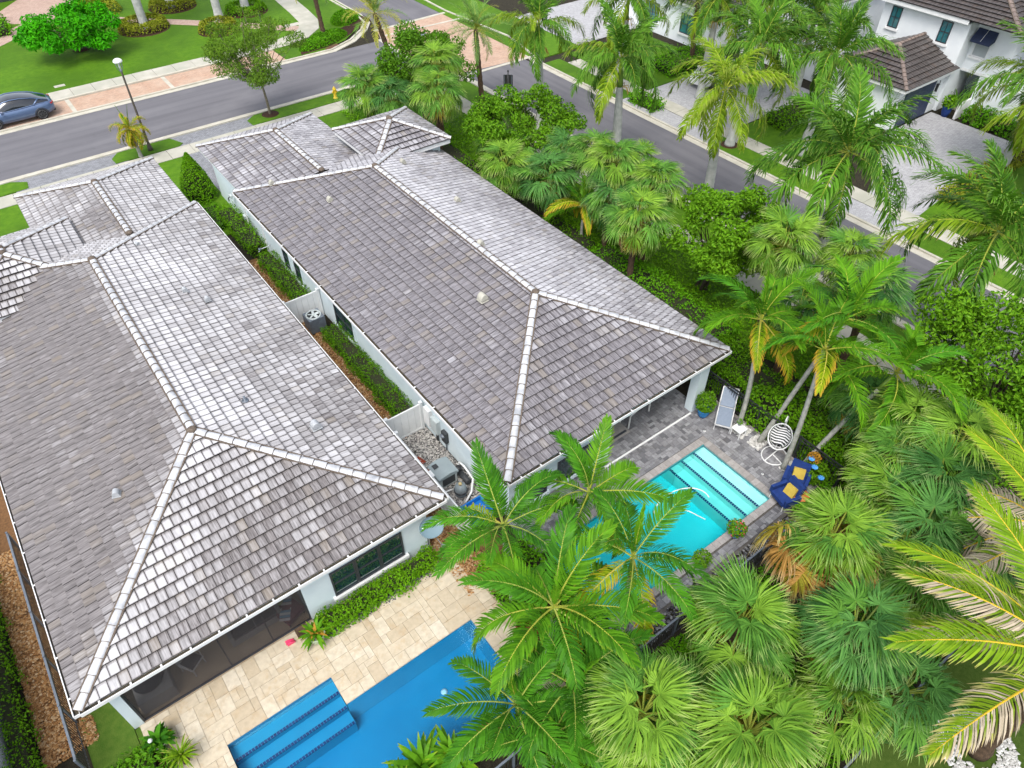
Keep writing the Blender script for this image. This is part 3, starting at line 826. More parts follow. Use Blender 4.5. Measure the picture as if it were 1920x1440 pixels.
flat('artificial_lawn', 8.0, 26.0, -30, -.2, -.01, M_turf)

# little concrete and steel covers in the lawns
for (x, y, sx, sy, lab, m) in ((5.55,63.3,.75,.4,'pale concrete meter cover in the big lawn by the parked car',M_concrete),
        (24.9,65.0,1.5,.7,'grey concrete cover in the lawn inside the curved corner walk',M_concrete),
        (17.9,44.9,.9,.6,'white concrete meter box in the grass beside the tower roof',M_white)):
    c = MB().box(x-sx/2,x+sx/2,y-sy/2,y+sy/2,-.02,.055); r = c.build('utility_cover', m); tag(r, lab, 'cover')
    MB().box(x-sx*.3,x+sx*.3,y-sy*.3,y+sy*.3,.056,.066).build('lid', M_rock_dark if False else M_gutter_in if 'box' in lab else M_concrete, r)

# ================================================================== ROOF TILES
EXP, WID = .372, .268
def clip_poly(poly, conv):
    """Sutherland-Hodgman: poly clipped by the convex ccw polygon conv"""
    out = poly
    for i in range(len(conv)):
        ax, ay = conv[i]; bx, by = conv[(i+1) % len(conv)]
        inp, out = out, []
        if not inp: return []
        def side(p): return (bx-ax)*(p[1]-ay)-(by-ay)*(p[0]-ax)
        for k in range(len(inp)):
            p, q = inp[k], inp[(k+1) % len(inp)]; sp, sq = side(p), side(q)
            if sp >= -1e-9: out.append(p)
            if (sp > 1e-9 and sq < -1e-9) or (sp < -1e-9 and sq > 1e-9):
                t = sp/(sp-sq); out.append((p[0]+(q[0]-p[0])*t, p[1]+(q[1]-p[1])*t))
    return out

def area(p): return abs(sum(p[i][0]*p[(i+1) % len(p)][1]-p[(i+1) % len(p)][0]*p[i][1] for i in range(len(p))))/2

def blotch(x, y, s=1.0):
    x *= s; y *= s
    return (math.sin(x*1.7+y*.6)+math.sin(y*2.3-x*.9+1.3)+math.sin(x*3.1+2.0)*math.sin(y*1.9+.5)+math.sin((x+y)*4.7)*.5)/3.0

def roof_plane(P0, U, Vv, poly, wear, tiles, deck, exp=EXP, wid=WID):
    P0, U, Vv = Vector(P0), Vector(U).normalized(), Vector(Vv).normalized(); N = U.cross(Vv)
    if N.z < 0: N = -N
    dd = [P0+U*a+Vv*b-N*.03 for a, b in poly]; deck.poly(dd)
    if area(poly) == 0: return
    s = sum(poly[i][0]*poly[(i+1) % len(poly)][1]-poly[(i+1) % len(poly)][0]*poly[i][1] for i in range(len(poly)))
    conv = poly if s > 0 else poly[::-1]
    umin, umax = min(p[0] for p in poly), max(p[0] for p in poly); vmax = max(p[1] for p in poly)
    k = 0
    while k*exp < vmax:
        off = (.5 if k % 2 else 0)*wid
        c = math.floor(umin/wid)-1
        while c*wid+off < umax:
            u0, v0 = c*wid+off, k*exp-.04
            rect = [(u0+.007, v0), (u0+wid-.007, v0), (u0+wid-.007, v0+exp+.03), (u0+.007, v0+exp+.03)]
            # let the first row hang over the eave
            cc = [(a, b-.07 if b < .001 else b) for a, b in conv]
            q = clip_poly(rect, cc)
            if len(q) > 2 and area(q) > .004:
                r = random.random(); rl = random.uniform(0, .010); tl = random.uniform(-.006, .006)
                top = []; 
                for a, b in q:
                    h = .018+.078*(1-(b-v0)/exp)+rl+tl*(a-u0)/wid
                    top.append(P0+U*a+Vv*b+N*h)
                bot = [p-N*.05 for p in top]
                ctr = sum(top, Vector())/len(top)
                w = wear(u0+wid/2, v0+exp/2, ctr)+random.uniform(-.16, .16)
                uvs = [((a-u0)/wid, (b-v0)/exp) for a, b in q]
                tiles.append(((ctr-cam.location).length, top, bot, r, w, random.random(), uvs, len(q) == 4))
            c += 1
        k += 1

def tile_mesh(name, tl, mat):
    V = []; F = []; col = []; uv = []; MI = []
    for _, top, bot, r, w, r2, uvs, _w in tl:
        k = len(V); n = len(top); V += [tuple(p) for p in top]+[tuple(p) for p in bot]
        F.append(tuple(range(k, k+n))); MI.append(0)
        for i in range(n):
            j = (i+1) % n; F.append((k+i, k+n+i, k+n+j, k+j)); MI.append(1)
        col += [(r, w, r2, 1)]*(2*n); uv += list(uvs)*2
    me = bpy.data.meshes.new(name); me.from_pydata(V, [], F); me.materials.append(mat); me.materials.append(M_tile_edge_shade)
    me.polygons.foreach_set('material_index', MI)
    a = me.color_attributes.new('tile', 'FLOAT_COLOR', 'POINT'); a.data.foreach_set('color', np.array(col, np.float32).ravel())
    idx = np.empty(len(me.loops), np.int32); me.loops.foreach_get('vertex_index', idx)
    me.uv_layers.new(name='UVMap').data.foreach_set('uv', np.array(uv, np.float32)[idx].ravel())
    return me

def lay_tiles(tiles, root, mat, nparts=300):
    tiles.sort(key=lambda t: t[0])
    for t in tiles[:nparts]: link('roof_tile', tile_mesh('roof_tile', [t], mat), root)
    if tiles[nparts:]:
        o = link('far_roof_tiles', tile_mesh('far_roof_tiles', tiles[nparts:], mat), root); o['kind'] = 'stuff'

def cap_mesh(mat, L=.455, w=.128, h=.085):
    rows = []
    for x, s, dz in ((-.02, 1.05, .018), (L*.5, 1.0, .008), (L, .93, -.004)):
        rows.append([(x, w*s*math.cos(a), h*s*math.sin(a)+dz) for a in [R(d) for d in (0, 32, 62, 90, 118, 148, 180)]])
    mb = MB(); mb.grid(rows)
    r0 = rows[0]; mb.m = 1; mb.poly([r0[i] for i in range(7)])
    mb.grid([[(-.024, p[1]*1.01, p[2]+.002) for p in r0], [(-.008, p[1]*1.015, p[2]+.003) for p in r0]])
    return mb.mesh('ridge_cap', [mat, M_mortar])

def ridge_line(a, b, root, mesh, step=.42):
    a, b = Vector(a), Vector(b); d = b-a; L = d.length; d.normalize(); y = Vector((0, 0, 1)).cross(d).normalized(); z = d.cross(y)
    n = max(1, int(round(L/step)))
    base = wloc(root)
    for i in range(n):
        p = a+d*(L*i/n)-base
        jr = Matrix.Rotation(random.gauss(0, .015), 4, 'Z')
        m = Matrix(((d.x, y.x, z.x, p.x), (d.y, y.y, z.y, p.y), (d.z, y.z, z.z, p.z), (0, 0, 0, 1)))
        place('ridge_cap', mesh, root, m @ jr @ Matrix.Scale(L/n/step, 4, (1, 0, 0)))
    mb = MB(); side = y*.14
    for s in (-1, 1): mb.bar(a+side*s+z*.015, b+side*s+z*.015, .05, .05, up=tuple(z))
    return mb

def hip(x0, x1, y0, y1, z, s, wears, tiles, deck, root, capm, mort, back_open=False, front_clip=None, caps='FBLR', exp=EXP, wid=WID):
    """hipped roof, ridge along Y; wears = functions for left, right, back, front; back_open: the ridge runs on into another roof"""
    hw = (x1-x0)/2; zr = z+hw*s; sl = math.sqrt(1+s*s); xm = (x0+x1)/2
    yb = y0 if back_open else y0+hw; yf = max(yb, y1-hw)
    L = y1-y0
    Hs = hw*sl
    # right (+X) face: u runs along +Y from y0
    bo = 0 if back_open else hw
    wl, wr, wb, wf = wears
    roof_plane((x1,y0,z),(0,1,0),(-1,0,s),[(0,0),(L,0),(yf-y0,Hs),(bo,Hs)] if yf-y0 > bo+1e-6 else [(0,0),(L,0),(bo,Hs)],wr,tiles,deck,exp,wid)
    roof_plane((x0,y0,z),(0,1,0),(1,0,s),[(0,0),(L,0),(yf-y0,Hs),(bo,Hs)] if yf-y0 > bo+1e-6 else [(0,0),(L,0),(bo,Hs)],wl,tiles,deck,exp,wid)
    if not back_open: roof_plane((x0,y0,z),(1,0,0),(0,1,s),[(0,0),(x1-x0,0),(hw,Hs)],wb,tiles,deck,exp,wid)
    roof_plane((x0,y1,z),(1,0,0),(0,-1,s),[(0,0),(x1-x0,0),(hw,Hs)],wf,tiles,deck,exp,wid)
    up = .03
    lines = []
    if yf-yb > .05: lines.append(((xm,yb,zr+up),(xm,yf,zr+up)))
    if not back_open:
        lines += [((x0,y0,z+up),(xm,yb,zr+up)),((x1,y0,z+up),(xm,yb,zr+up))]
    lines += [((x0,y1,z+up),(xm,yf,zr+up)),((x1,y1,z+up),(xm,yf,zr+up))]
    for a,b in lines:
        m = ridge_line(a,b,root,capm)
        mort.v and None
        k = len(mort.v); mort.v += m.v; mort.f += [tuple(i+k for i in f) for f in m.f]; mort.mi += m.mi; mort.sm += m.sm
    for p in {(xm,yb,zr+up),(xm,yf,zr+up)}: mort.lathe([(.16,0),(.15,.09),(.06,.13),(0,.135)],(p[0],p[1],p[2]-.0),8)
    return zr

def eaves(x0, x1, y0, y1, z, root, sides='LRBF', depth=.2):
    f = MB(); t = .03
    if 'B' in sides: f.box(x0+t,x1-t,y0+.02,y0+.05,z-depth,z-.01)
    if 'F' in sides: f.box(x0+t,x1-t,y1-.05,y1-.02,z-depth,z-.01)
    if 'L' in sides: f.box(x0+.02,x0+.05,y0+.055,y1-.055,z-depth,z-.01)
    if 'R' in sides: f.box(x1-.05,x1-.02,y0+.055,y1-.055,z-depth,z-.01)
    f.build('fascia', M_white, root)
    MB().box(x0+.06,x1-.06,y0+.06,y1-.06,z-depth+.01,z-depth+.04).build('soffit', M_stucco, root)

def gutter(a, b, z, out, root, nstrap):
    """U-shaped gutter along a-b; out = unit vector away from the house; white straps across"""
    a, b, out = Vector((*a, z)), Vector((*b, z)), Vector((*out, 0)); d = (b-a).normalized()
    mb = MB()
    mb.bar(a+out*.15, b+out*.15, .025, .13); mb.bar(a+out*.08-Vector((0,0,.065)), b+out*.08-Vector((0,0,.065)), .15, .012)
    for e in (a, b): mb.bar(e+out*.0, e+out*.16, .012, .13)
    g = mb.build('gutter', M_white, root)
    MB().bar(a+out*.078-Vector((0,0,.03))+d*.03, b+out*.078-Vector((0,0,.03))-d*.03, .115, .05).build('gutter_debris', M_gutter_in, g)
    for i in range(nstrap):
        p = a.lerp(b, (i+.6)/nstrap)
        MB().bar(p+Vector((0,0,.062)), p+out*.16+Vector((0,0,.062)), .05, .012).build('gutter_strap', M_white, g)
    return g

def window(root, face, u0, u1, z0, z1, w, cols=1, rows=2, frame=M_frame, glass=M_glass, sill=True, wall=M_stucco, surround=False, split=.5):
    """window on a wall: face = ('y', Y, -1) faces -Y at that Y, ('x', X, -1) faces -X; frame with panes set back in it"""
    ax, pos, sg = face
    def bx(mb, a0, a1, c0, c1, d0, d1):
        lo, hi = sorted((pos+sg*d0, pos+sg*d1))
        if ax == 'y': mb.box(a0, a1, lo, hi, c0, c1)
        else: mb.box(lo, hi, a0, a1, c0, c1)
    f = MB(); t = .055
    bx(f,u0,u1,z1-t,z1,.003,.06); bx(f,u0,u1,z0,z0+t,.003,.06); bx(f,u0,u0+t,z0+t,z1-t,.003,.06); bx(f,u1-t,u1,z0+t,z1-t,.003,.06)
    zs = [z0+t+(z1-z0-2*t)*i/rows for i in range(rows+1)] if rows != 2 else [z0+t, z0+(z1-z0)*split, z1-t]
    us = [u0+t+(u1-u0-2*t)*i/cols for i in range(cols+1)]
    for zz in zs[1:-1]: bx(f,u0+t,u1-t,zz-.022,zz+.022,.003,.05)
    for uu in us[1:-1]: bx(f,uu-.018,uu+.018,z0+t,z1-t,.003,.045)
    fo = f.build('window', frame, root)
    for i in range(cols):
        for j in range(rows):
            q = MB(); bx(q,us[i]+.005,us[i+1]-.005,zs[j]+.005,zs[j+1]-.005,.004,.018); q.build('pane', glass, fo)
    if sill:
        q = MB(); bx(q,u0-.1,u1+.1,z0-.16,z0-.012,.003,.12); q.build('sill', wall, fo)
    if surround:
        q = MB(); bx(q,u0-.12,u1+.12,z1+.004,z1+.12,.003,.07); bx(q,u0-.12,u0-.004,z0,z1+.003,.003,.07); bx(q,u1+.004,u1+.12,z0,z1+.003,.003,.07)
        q.build('trim', wall, fo)
    return fo

def vent(root, p, s=1.0, rz=0, mat=None):
    """goose-neck roof vent: curved hood on a base flange"""
    mb = MB(); x,y,z = p
    mb.obox((x,y,z+.01),(.34*s,.34*s,.02),rz)
    c,sn = math.cos(rz),math.sin(rz)
    rows=[]
    for a in range(0,190,20):
        rr=R(a); rows.append([(x+c*(-.15*s*math.cos(rr))-sn*w, y+sn*(-.15*s*math.cos(rr))+c*w, z+.05*s+.22*s*math.sin(rr)) for w in (-.13*s,.13*s)])
    mb.grid(rows)
    for w in (-.13*s,.13*s):
        mb.poly([(x+c*(-.15*s*math.cos(R(a)))-sn*w,y+sn*(-.15*s*math.cos(R(a)))+c*w,z+.05*s+.22*s*math.sin(R(a))) for a in range(0,190,20)])
    mb.build('roof_vent', mat or M_white, root)

# ---- single flat stones: random rectangles on a cell grid
def lay_stones(x0, x1, y0, y1, cell, sizes, inside, mat, root, name, far_name, zt, nparts, th=.05, gap=.006, uneven=.004):
    nx, ny = int(round((x1-x0)/cell)), int(round((y1-y0)/cell)); used = np.zeros((nx,ny), bool)
    for i in range(nx):
        for j in range(ny):
            if not inside(x0+(i+.5)*cell, y0+(j+.5)*cell): used[i,j] = True
    st = []
    for j in range(ny):
        for i in range(nx):
            if used[i,j]: continue
            opts = sizes[:]; random.shuffle(opts); opts.append((1,1))
            for a,b in opts:
                if i+a<=nx and j+b<=ny and not used[i:i+a,j:j+b].any(): break
            used[i:i+a,j:j+b] = True
            bx = (x0+i*cell+gap, x0+(i+a)*cell-gap, y0+j*cell+gap, y0+(j+b)*cell-gap)
            st.append(((Vector(((bx[0]+bx[1])/2,(bx[2]+bx[3])/2,0))-cam.location).length-a*b*.3, bx, random.random(), random.uniform(-uneven,uneven)))
    st.sort(key=lambda t:t[0])
    def mk(nm, lst):
        mb = MB(); col=[]
        for _,b,r,dz in lst:
            mb.box(b[0],b[1],b[2],b[3],zt-th,zt+dz); col += [(r,0,0,1)]*8
        me = mb.mesh(nm, mat); a = me.color_attributes.new('tile','FLOAT_COLOR','POINT'); a.data.foreach_set('color', np.array(col,np.float32).ravel())
        return me
    vis = st[:nparts]
    for t in vis: link(name, mk(name,[t]), root)
    if st[nparts:]:
        o = link(far_name, mk(far_name, st[nparts:]), root); o['kind']='stuff'

def scatter_stones(name, n, sampler, size, mat, flat_=.6):
    """loose stones: squashed random octahedra"""
    P = sampler(n); s = size*rng.uniform(.5,1.4,n)
    octv = np.array([(1,0,0),(-1,0,0),(0,1,0),(0,-1,0),(0,0,1),(0,0,-1)],float)
    octf = np.array([(0,2,4),(2,1,4),(1,3,4),(3,0,4),(2,0,5),(1,2,5),(3,1,5),(0,3,5)])
    jit = rng.uniform(.6,1.3,(n,6,1)); ang = rng.uniform(0,2*PI,n); c,sn = np.cos(ang),np.sin(ang)
    v = octv[None]*jit*s[:,None,None]*.5; v[:,:,0]*=1.4; v[:,:,2]*=flat_
    x = v[:,:,0]*c[:,None]-v[:,:,1]*sn[:,None]; y = v[:,:,0]*sn[:,None]+v[:,:,1]*c[:,None]; v[:,:,0]=x; v[:,:,1]=y
    v += P[:,None,:]
    t = (octf[None]+(np.arange(n)*6)[:,None,None]).reshape(-1,3)
    tint = np.repeat(rng.uniform(0,1,n),6)[:,None]*np.array([[1,0,0]])
    o = link(name, np_mesh(name, v.reshape(-1,3), None, mat, tint, 'tile', tris=t)); o['kind']='stuff'
    return o
def rect_sampler(x0,x1,y0,y1,z,h=.05):
    return lambda n: np.stack([rng.uniform(x0,x1,n),rng.uniform(y0,y1,n),z+rng.uniform(0,h,n)],1)

# ================================================================== HOUSE 1 (left)
S1 = .36
M_vent = plain('vent_grey',(.42,.44,.46),(.34,.36,.38),6,.5)
h1 = thing('house', 'white house in the foreground with sun-bleached grey roof tiles and a screened porch', 'house', (1.1, 20, 0), 'tile-roofed single-storey houses')
tiles, deck, mort = [], MB(), MB()
capm = cap_mesh(M_cap)
def near(d, r): return math.exp(-abs(d)/r)
X0, X1, Y0, Y1 = -4.47, 6.67, 12.55, 35.3
def w1_left(u, v, P): return -.12+.50*near(5.9-v, .5)+.55*near((v-u*1.06)*.7, .5)+.14*blotch(P.x*.8, P.y*.35, 1)
def w1_right(u, v, P): return .30+.52*(v/5.9)**1.2+.16*max(0,(P.y-24)/11)+.22*blotch(P.x*.5, P.y*.6, 1.0)+.10*blotch(P.x, P.y, 2.2)+random.uniform(-.10,.10)
def w1_back(u, v, P):
    d = abs(u-v*.94); e = abs((11.1-u)-v*.94)
    return .02+.85*near(d, 2.3)+.25*near(e, .7)+.22*blotch(P.x, P.y, 1.1)
def w_white(u, v, P): return .56+.15*blotch(P.x, P.y, 1.2)
def w_half(u, v, P): return .26+.25*(v/3)+.35*blotch(P.x*.7, P.y*.7, 1.3)
hip(X0,X1,Y0,Y1,3.0,S1,(w1_left,w1_right,w1_back,w_white),tiles,deck,h1,capm,mort)
def w1_gleft(u, v, P): return .42-.75*near(math.hypot(P.x-2.4,P.y-34.0),.9)+.3*blotch(P.x*.7,P.y*.7,1.3)
hip(-.37,6.42,32.2,41.3,3.0,S1,(w1_gleft,w_white,None,w_white),tiles,deck,h1,capm,mort,back_open=True)
def w_patch(u, v, P): return .5+.5*blotch(P.x, P.y, 1.6)
hip(-4.6,1.1,29.85,36.0,3.82,S1,(w_half,w_white,w_patch,w_white),tiles,deck,h1,capm,mort)
lay_tiles(tiles, h1, M_tile)
deck.build('roof_underlay', M_deck, h1); mort.build('ridge_mortar', M_mortar, h1)
eaves(X0,X1,Y0,Y1,3.0,h1)
eaves(-.37,6.42,35.4,41.3,2.995,h1,'LRF')
eaves(-4.6,1.1,29.85,36.0,3.82,h1)
wl = MB().box(-4.0,-3.75,17.0,34.8,0,2.84).box(5.95,6.2,13.25,34.8,0,2.84).box(1.66,6.2,13.0,13.24,0,2.84).box(-3.74,1.9,17.0,17.2,0,2.84).box(1.66,1.9,13.25,16.99,0,2.84)
wl.box(-3.74,5.94,34.55,34.8,0,2.84); wl.build('wall', M_stucco, h1)
MB().box(-4.0,-3.72,12.98,13.3,0,2.84).build('porch_pillar', M_stucco, h1)
MB().box(0,6.1,34.9,40.9,0,2.83).build('garage_wall', M_stucco, h1)
MB().box(-4.2,.75,30.2,35.6,2.9,3.66).build('tower_wall', M_stucco, h1)
gutter((X0,Y0),(X1+.05,Y0),2.95,(0,-1),h1,14)
gutter((X0,Y1-1),(X0,Y0-.1),2.95,(-1,0),h1,16); gutter((X1,Y1),(X1,Y0-.1),2.95,(1,0),h1,16)
for i in range(3): window(h1,('y',13.0,-1),2.6+i*.87,2.6+i*.87+.86,.55,1.88,0,1,2,sill=False)
MB().box(2.5,5.32,12.86,12.998,.4,.535).build('sill', M_white, h1)
# porch: floor, ceiling fan of screens
MB().box(-3.72,1.66,13.0,17.0,-.02,.03).build('porch_floor', M_trav_dim, h1)
sc = MB().box(-3.70,1.64,13.04,13.044,.06,2.8); so = sc.build('porch_screen', M_screen, h1)
fr = MB()
fr.box(-3.72,-3.67,13.01,13.075,.03,2.82).box(1.61,1.66,13.01,13.075,.03,2.82).box(-3.665,1.605,13.01,13.075,.03,.075).box(-3.665,1.605,13.01,13.075,2.77,2.82)
fr.build('screen_frame', M_frame, so)
for x in (-1.0,.35): MB().box(x-.02,x+.02,13.052,13.09,.08,2.76).build('screen_post', M_frame, so)
for p, rz in (((3.0,30.9,4.30),.5),((4.1,25.7,4.05),0),((3.55,26.6,4.2),0)): vent(h1,p,.7,rz,M_vent)
vent(h1,(4.55,17.0,3.88),1.0,0,M_vent); vent(h1,(-1.6,17.9,4.12),.75,2.8,M_vent)
MB().lathe([(.13,0),(.12,.03),(.04,.05),(.04,.2),(.0,.21)],(3.05,19.1,4.36),10).build('roof_vent', M_slate, h1)
# satellite dish on its mast at the corner
ds = thing('satellite_dish', 'blue-grey satellite dish with white lettering on the house corner above the hedge', 'satellite dish', (5.95,12.8,1.2))
aim = Vector((-.15,-.62,.77)).normalized(); q = aim.to_track_quat('Z','Y').to_matrix().to_4x4()
dc = Vector((6.05,12.42,2.05))
def dish_mesh():
    rows=[]
    for i in range(7):
        r=.40*i/6; rows.append([(r*1.0*math.cos(t),r*.86*math.sin(t),.55*r*r) for t in [2*PI*j/28 for j in range(29)]])
    mb=MB(); mb.grid(rows); mb.tube([(.40*math.cos(2*PI*j/28),.344*math.sin(2*PI*j/28),.088) for j in range(28)],.012,5,closed=True); return mb
M_dish = plain('dish_blue_grey', (.17,.26,.31),(.15,.23,.28),2,.6)
M_letter = plain('white_lettering', (.85,.87,.88), (.8,.82,.83), 2, .5)
dish = link('reflector', dish_mesh().mesh('reflector',M_dish), ds, True); dish.matrix_local = Matrix.Translation(dc-ds.location)@q
cu = bpy.data.curves.new('lettering','FONT'); cu.body='DIRECTV'; cu.size=.115; cu.extrude=.003; cu.align_x='CENTER'
to = bpy.data.objects.new('lettering',cu); COL.objects.link(to); dg=bpy.context.evaluated_depsgraph_get()
tm = bpy.data.meshes.new_from_object(to.evaluated_get(dg)); bpy.data.objects.remove(to); tm.materials.clear(); tm.materials.append(M_letter)
rot_t = Matrix.Rotation(R(-4),4,'Z')
lt = link('lettering',tm,dish,True); lt.matrix_local = Matrix.Translation((.045,.03,.085))@rot_t
lg = MB().lathe([(.04,0),(.04,.006)],(0,0,0),14).build('emblem',M_letter,dish,True); lg.matrix_local=Matrix.Translation((-.26,.055,.075))
arm = MB(); arm.tube([dc-aim*.03,dc-aim*.12+Vector((0,.1,-.15)),(5.95,12.97,1.5)],.025,6); arm.tube([dc+Vector((.02,-.18,-.33)),dc+Vector((.05,-.55,-.42))],.014,5)
arm.obox(dc+Vector((.06,-.6,-.38)),(.10,.12,.16),0,.5); arm.tube([(6.1,12.9,.2),(6.1,12.9,1.3),(5.98,12.95,1.6)],.02,6)
arm.build('mast',plain('mast_grey',(.2,.22,.23)),ds)

# ================================================================== HOUSE 2 (centre)
S2 = .365
h2 = thing('house', 'long white house in the middle with grey roof tiles and small square tower', 'house', (14.1, 22, 0), 'tile-roofed single-storey houses')
tiles, deck, mort = [], MB(), MB()
A0, A1, B0, B1 = 8.70, 19.55, 11.80, 35.15
def w2_left(u, v, P): return -.14+.30*near(5.7-v, .6)+.18*blotch(P.x, P.y, .9)+(.5 if random.random() < .006 else 0)
def w2_right(u, v, P): return .22+.45*(v/5.7)+.16*blotch(P.x*.8, P.y*.8, 1)
def w2_back(u, v, P):
    d = abs(u-v*.94); e = abs((10.85-u)-v*.94)
    return -.10+.25*near(d, .6)+.45*near(e, .9)+.22*blotch(P.x, P.y, 1.3)
def w2_front(u, v, P): return .46+.2*blotch(P.x, P.y, 1.5)
def w2_gl(u, v, P): return .22+.3*blotch(P.x, P.y, 1.2)
def w2_gr(u, v, P): return .46-.5*near(math.hypot(P.x-15.4,P.y-34.6),1.2)+.2*blotch(P.x,P.y,1.5)
hip(A0,A1,B0,B1,3.0,S2,(w2_left,w2_right,w2_back,w2_front),tiles,deck,h2,capm,mort)
hip(8.92,15.85,32.2,41.2,3.0,S2,(w2_gl,w2_gr,None,w2_front),tiles,deck,h2,capm,mort,back_open=True)
hip(15.25,19.9,31.95,36.75,3.85,S2*1.03,(w2_gl,w2_right,w2_gl,w2_gl),tiles,deck,h2,capm,mort)
lay_tiles(tiles, h2, M_tile2)
deck.build('roof_underlay', M_deck, h2); mort.build('ridge_mortar', M_mortar, h2)
eaves(A0,A1,B0,B1,3.0,h2); eaves(8.92,15.85,35.3,41.2,2.995,h2,'LRF'); eaves(15.25,19.9,31.95,36.75,3.85,h2,depth=.24)
wl = MB().box(9.15,9.4,12.55,34.6,0,2.84).box(9.15,14.0,12.3,12.54,0,2.84).box(13.76,14.0,12.55,16.9,0,2.84).box(14.01,18.9,16.6,16.85,0,2.84).box(18.7,18.95,16.9,34.6,0,2.84).box(9.41,18.69,34.35,34.6,0,2.84)
wl.build('wall', M_stucco, h2)
MB().box(9.3,15.4,34.7,40.7,0,2.83).build('garage_wall', M_stucco, h2)
MB().box(15.75,19.45,32.4,36.3,2.0,3.68).build('tower_wall', M_stucco, h2)
MB().box(18.36,18.9,11.96,12.35,0,2.84).build('porch_post', M_stucco, h2)
MB().box(18.45,18.8,14.4,14.8,0,2.84).build('porch_post', M_stucco, h2)
MB().box(13.5,18.3,11.90,11.97,.0,.075).build('screen_track', M_white, h2)
gutter((A0,B0),(A1+.05,B0),2.95,(0,-1),h2,13); gutter((A0,B1),(A0,B0-.1),2.95,(-1,0),h2,18)
MB().bar((9.08,14.2,2.7),(9.08,14.2,.1),.07).build('downpipe', M_white, h2)
for a,b,c,d,nc,nr in ((23.75,25.55,.45,1.75,2,2),(29.0,29.75,.55,1.85,1,2),(30.35,31.1,.55,1.85,1,2),(12.75,13.45,.35,1.85,1,2)): window(h2,('x',9.15,-1),a,b,c,d,0,nc,nr,surround=True)
window(h2,('y',12.3,-1),11.35,13.3,.35,1.6,0,2,1); window(h2,('y',12.3,-1),9.6,10.85,.35,1.6,0,2,1)
MB().box(15.0,17.6,16.55,16.598,.03,2.2).build('sliding_door', M_glass, h2)
for p in ((10.2,33.6,3.62),(11.5,29.6,4.1),(15.9,30.2,4.40),(16.1,25.6,4.32),(14.35,21.2,4.95)): vent(h2,p,.85,0,plain('vent_cream',(.44,.43,.37)))
vent(h2,(12.6,18.6,4.5),1.15,0,plain('vent_cream',(.66,.64,.55)))
for x,y in ((10.55,26.0),(12.35,24.6),(11.6,17.4),(13.0,16.6)):
    pass
# things fixed to the side wall
def wall_box(y0,y1,z0,z1,dep,name,label,mat,cat,extra=None):
    r = MB().box(9.148-dep,9.147,y0,y1,z0,z1).build(name,mat); tag(r,label,cat)
    MB().box(9.148-dep-.012,9.147-dep-.003,y0+.03,y1-.03,z0+.05,z1-.04).build('cover',mat,r)
    if extra: extra(r)
    return r
M_box = plain('utility_grey',(.52,.58,.58),(.46,.51,.52),3,.5)
M_meter = plain('meter_dark',(.05,.055,.06))
wall_box(17.35,17.75,.55,1.45,.16,'utility_box','tall white utility box on the wall nearest the white fence panel',M_white,'utility box')
wall_box(16.75,17.2,.65,1.35,.18,'utility_box','grey-green electrical box on the wall between the white box and dark meter',M_box,'utility box',
    lambda r: MB().tube([(9.1,16.95,.0),(9.1,16.95,.65)],.03,6).tube([(9.1,17.05,.0),(9.1,17.05,.65)],.03,6).build('conduit',M_meter,r))
wall_box(16.2,16.5,.6,1.15,.15,'electric_meter','dark electric meter on the white wall above the pebbles',M_meter,'meter',
    lambda r: MB().lathe([(.12,0),(.12,.08),(.0,.1)],(9.0,16.35,.95),12).tube([(9.1,16.35,.0),(9.1,16.35,.6)],.025,6).build('dial',M_slate,r))
for y,z,lab in ((37.9,1.35,'small grey hose bracket high on the far end of the side wall'),(36.2,.9,'small dark fitting low on the side wall near the far hedge')):
    r=MB().box(9.04,9.147,y-.14,y+.14,z-.08,z+.08).build('wall_fitting',M_box); tag(r,lab,'wall fitting')
    MB().tube([(9.02,y,z),(8.93,y,z-.1),(8.95,y,z-.25)],.03,6).build('spout',M_meter,r)
for y in (35.9,33.6): MB().bar((9.12,y,2.75),(9.12,y,.05),.06).build('downpipe',M_white,h2)
t = thing('garden_tap','metal pipe tap standing out from the side wall above the hedge gap','tap',(8.9,33.0,.6))
MB().tube([(9.15,33.0,.75),(8.6,33.0,.72)],.025,6).tube([(8.62,33.0,.72),(8.45,33.0,.60)],.03,6).build('pipe',M_box,t)
MB().lathe([(.09,0),(.09,.03),(.0,.04)],(8.55,33.0,.74),10).build('handle',M_slate,t)

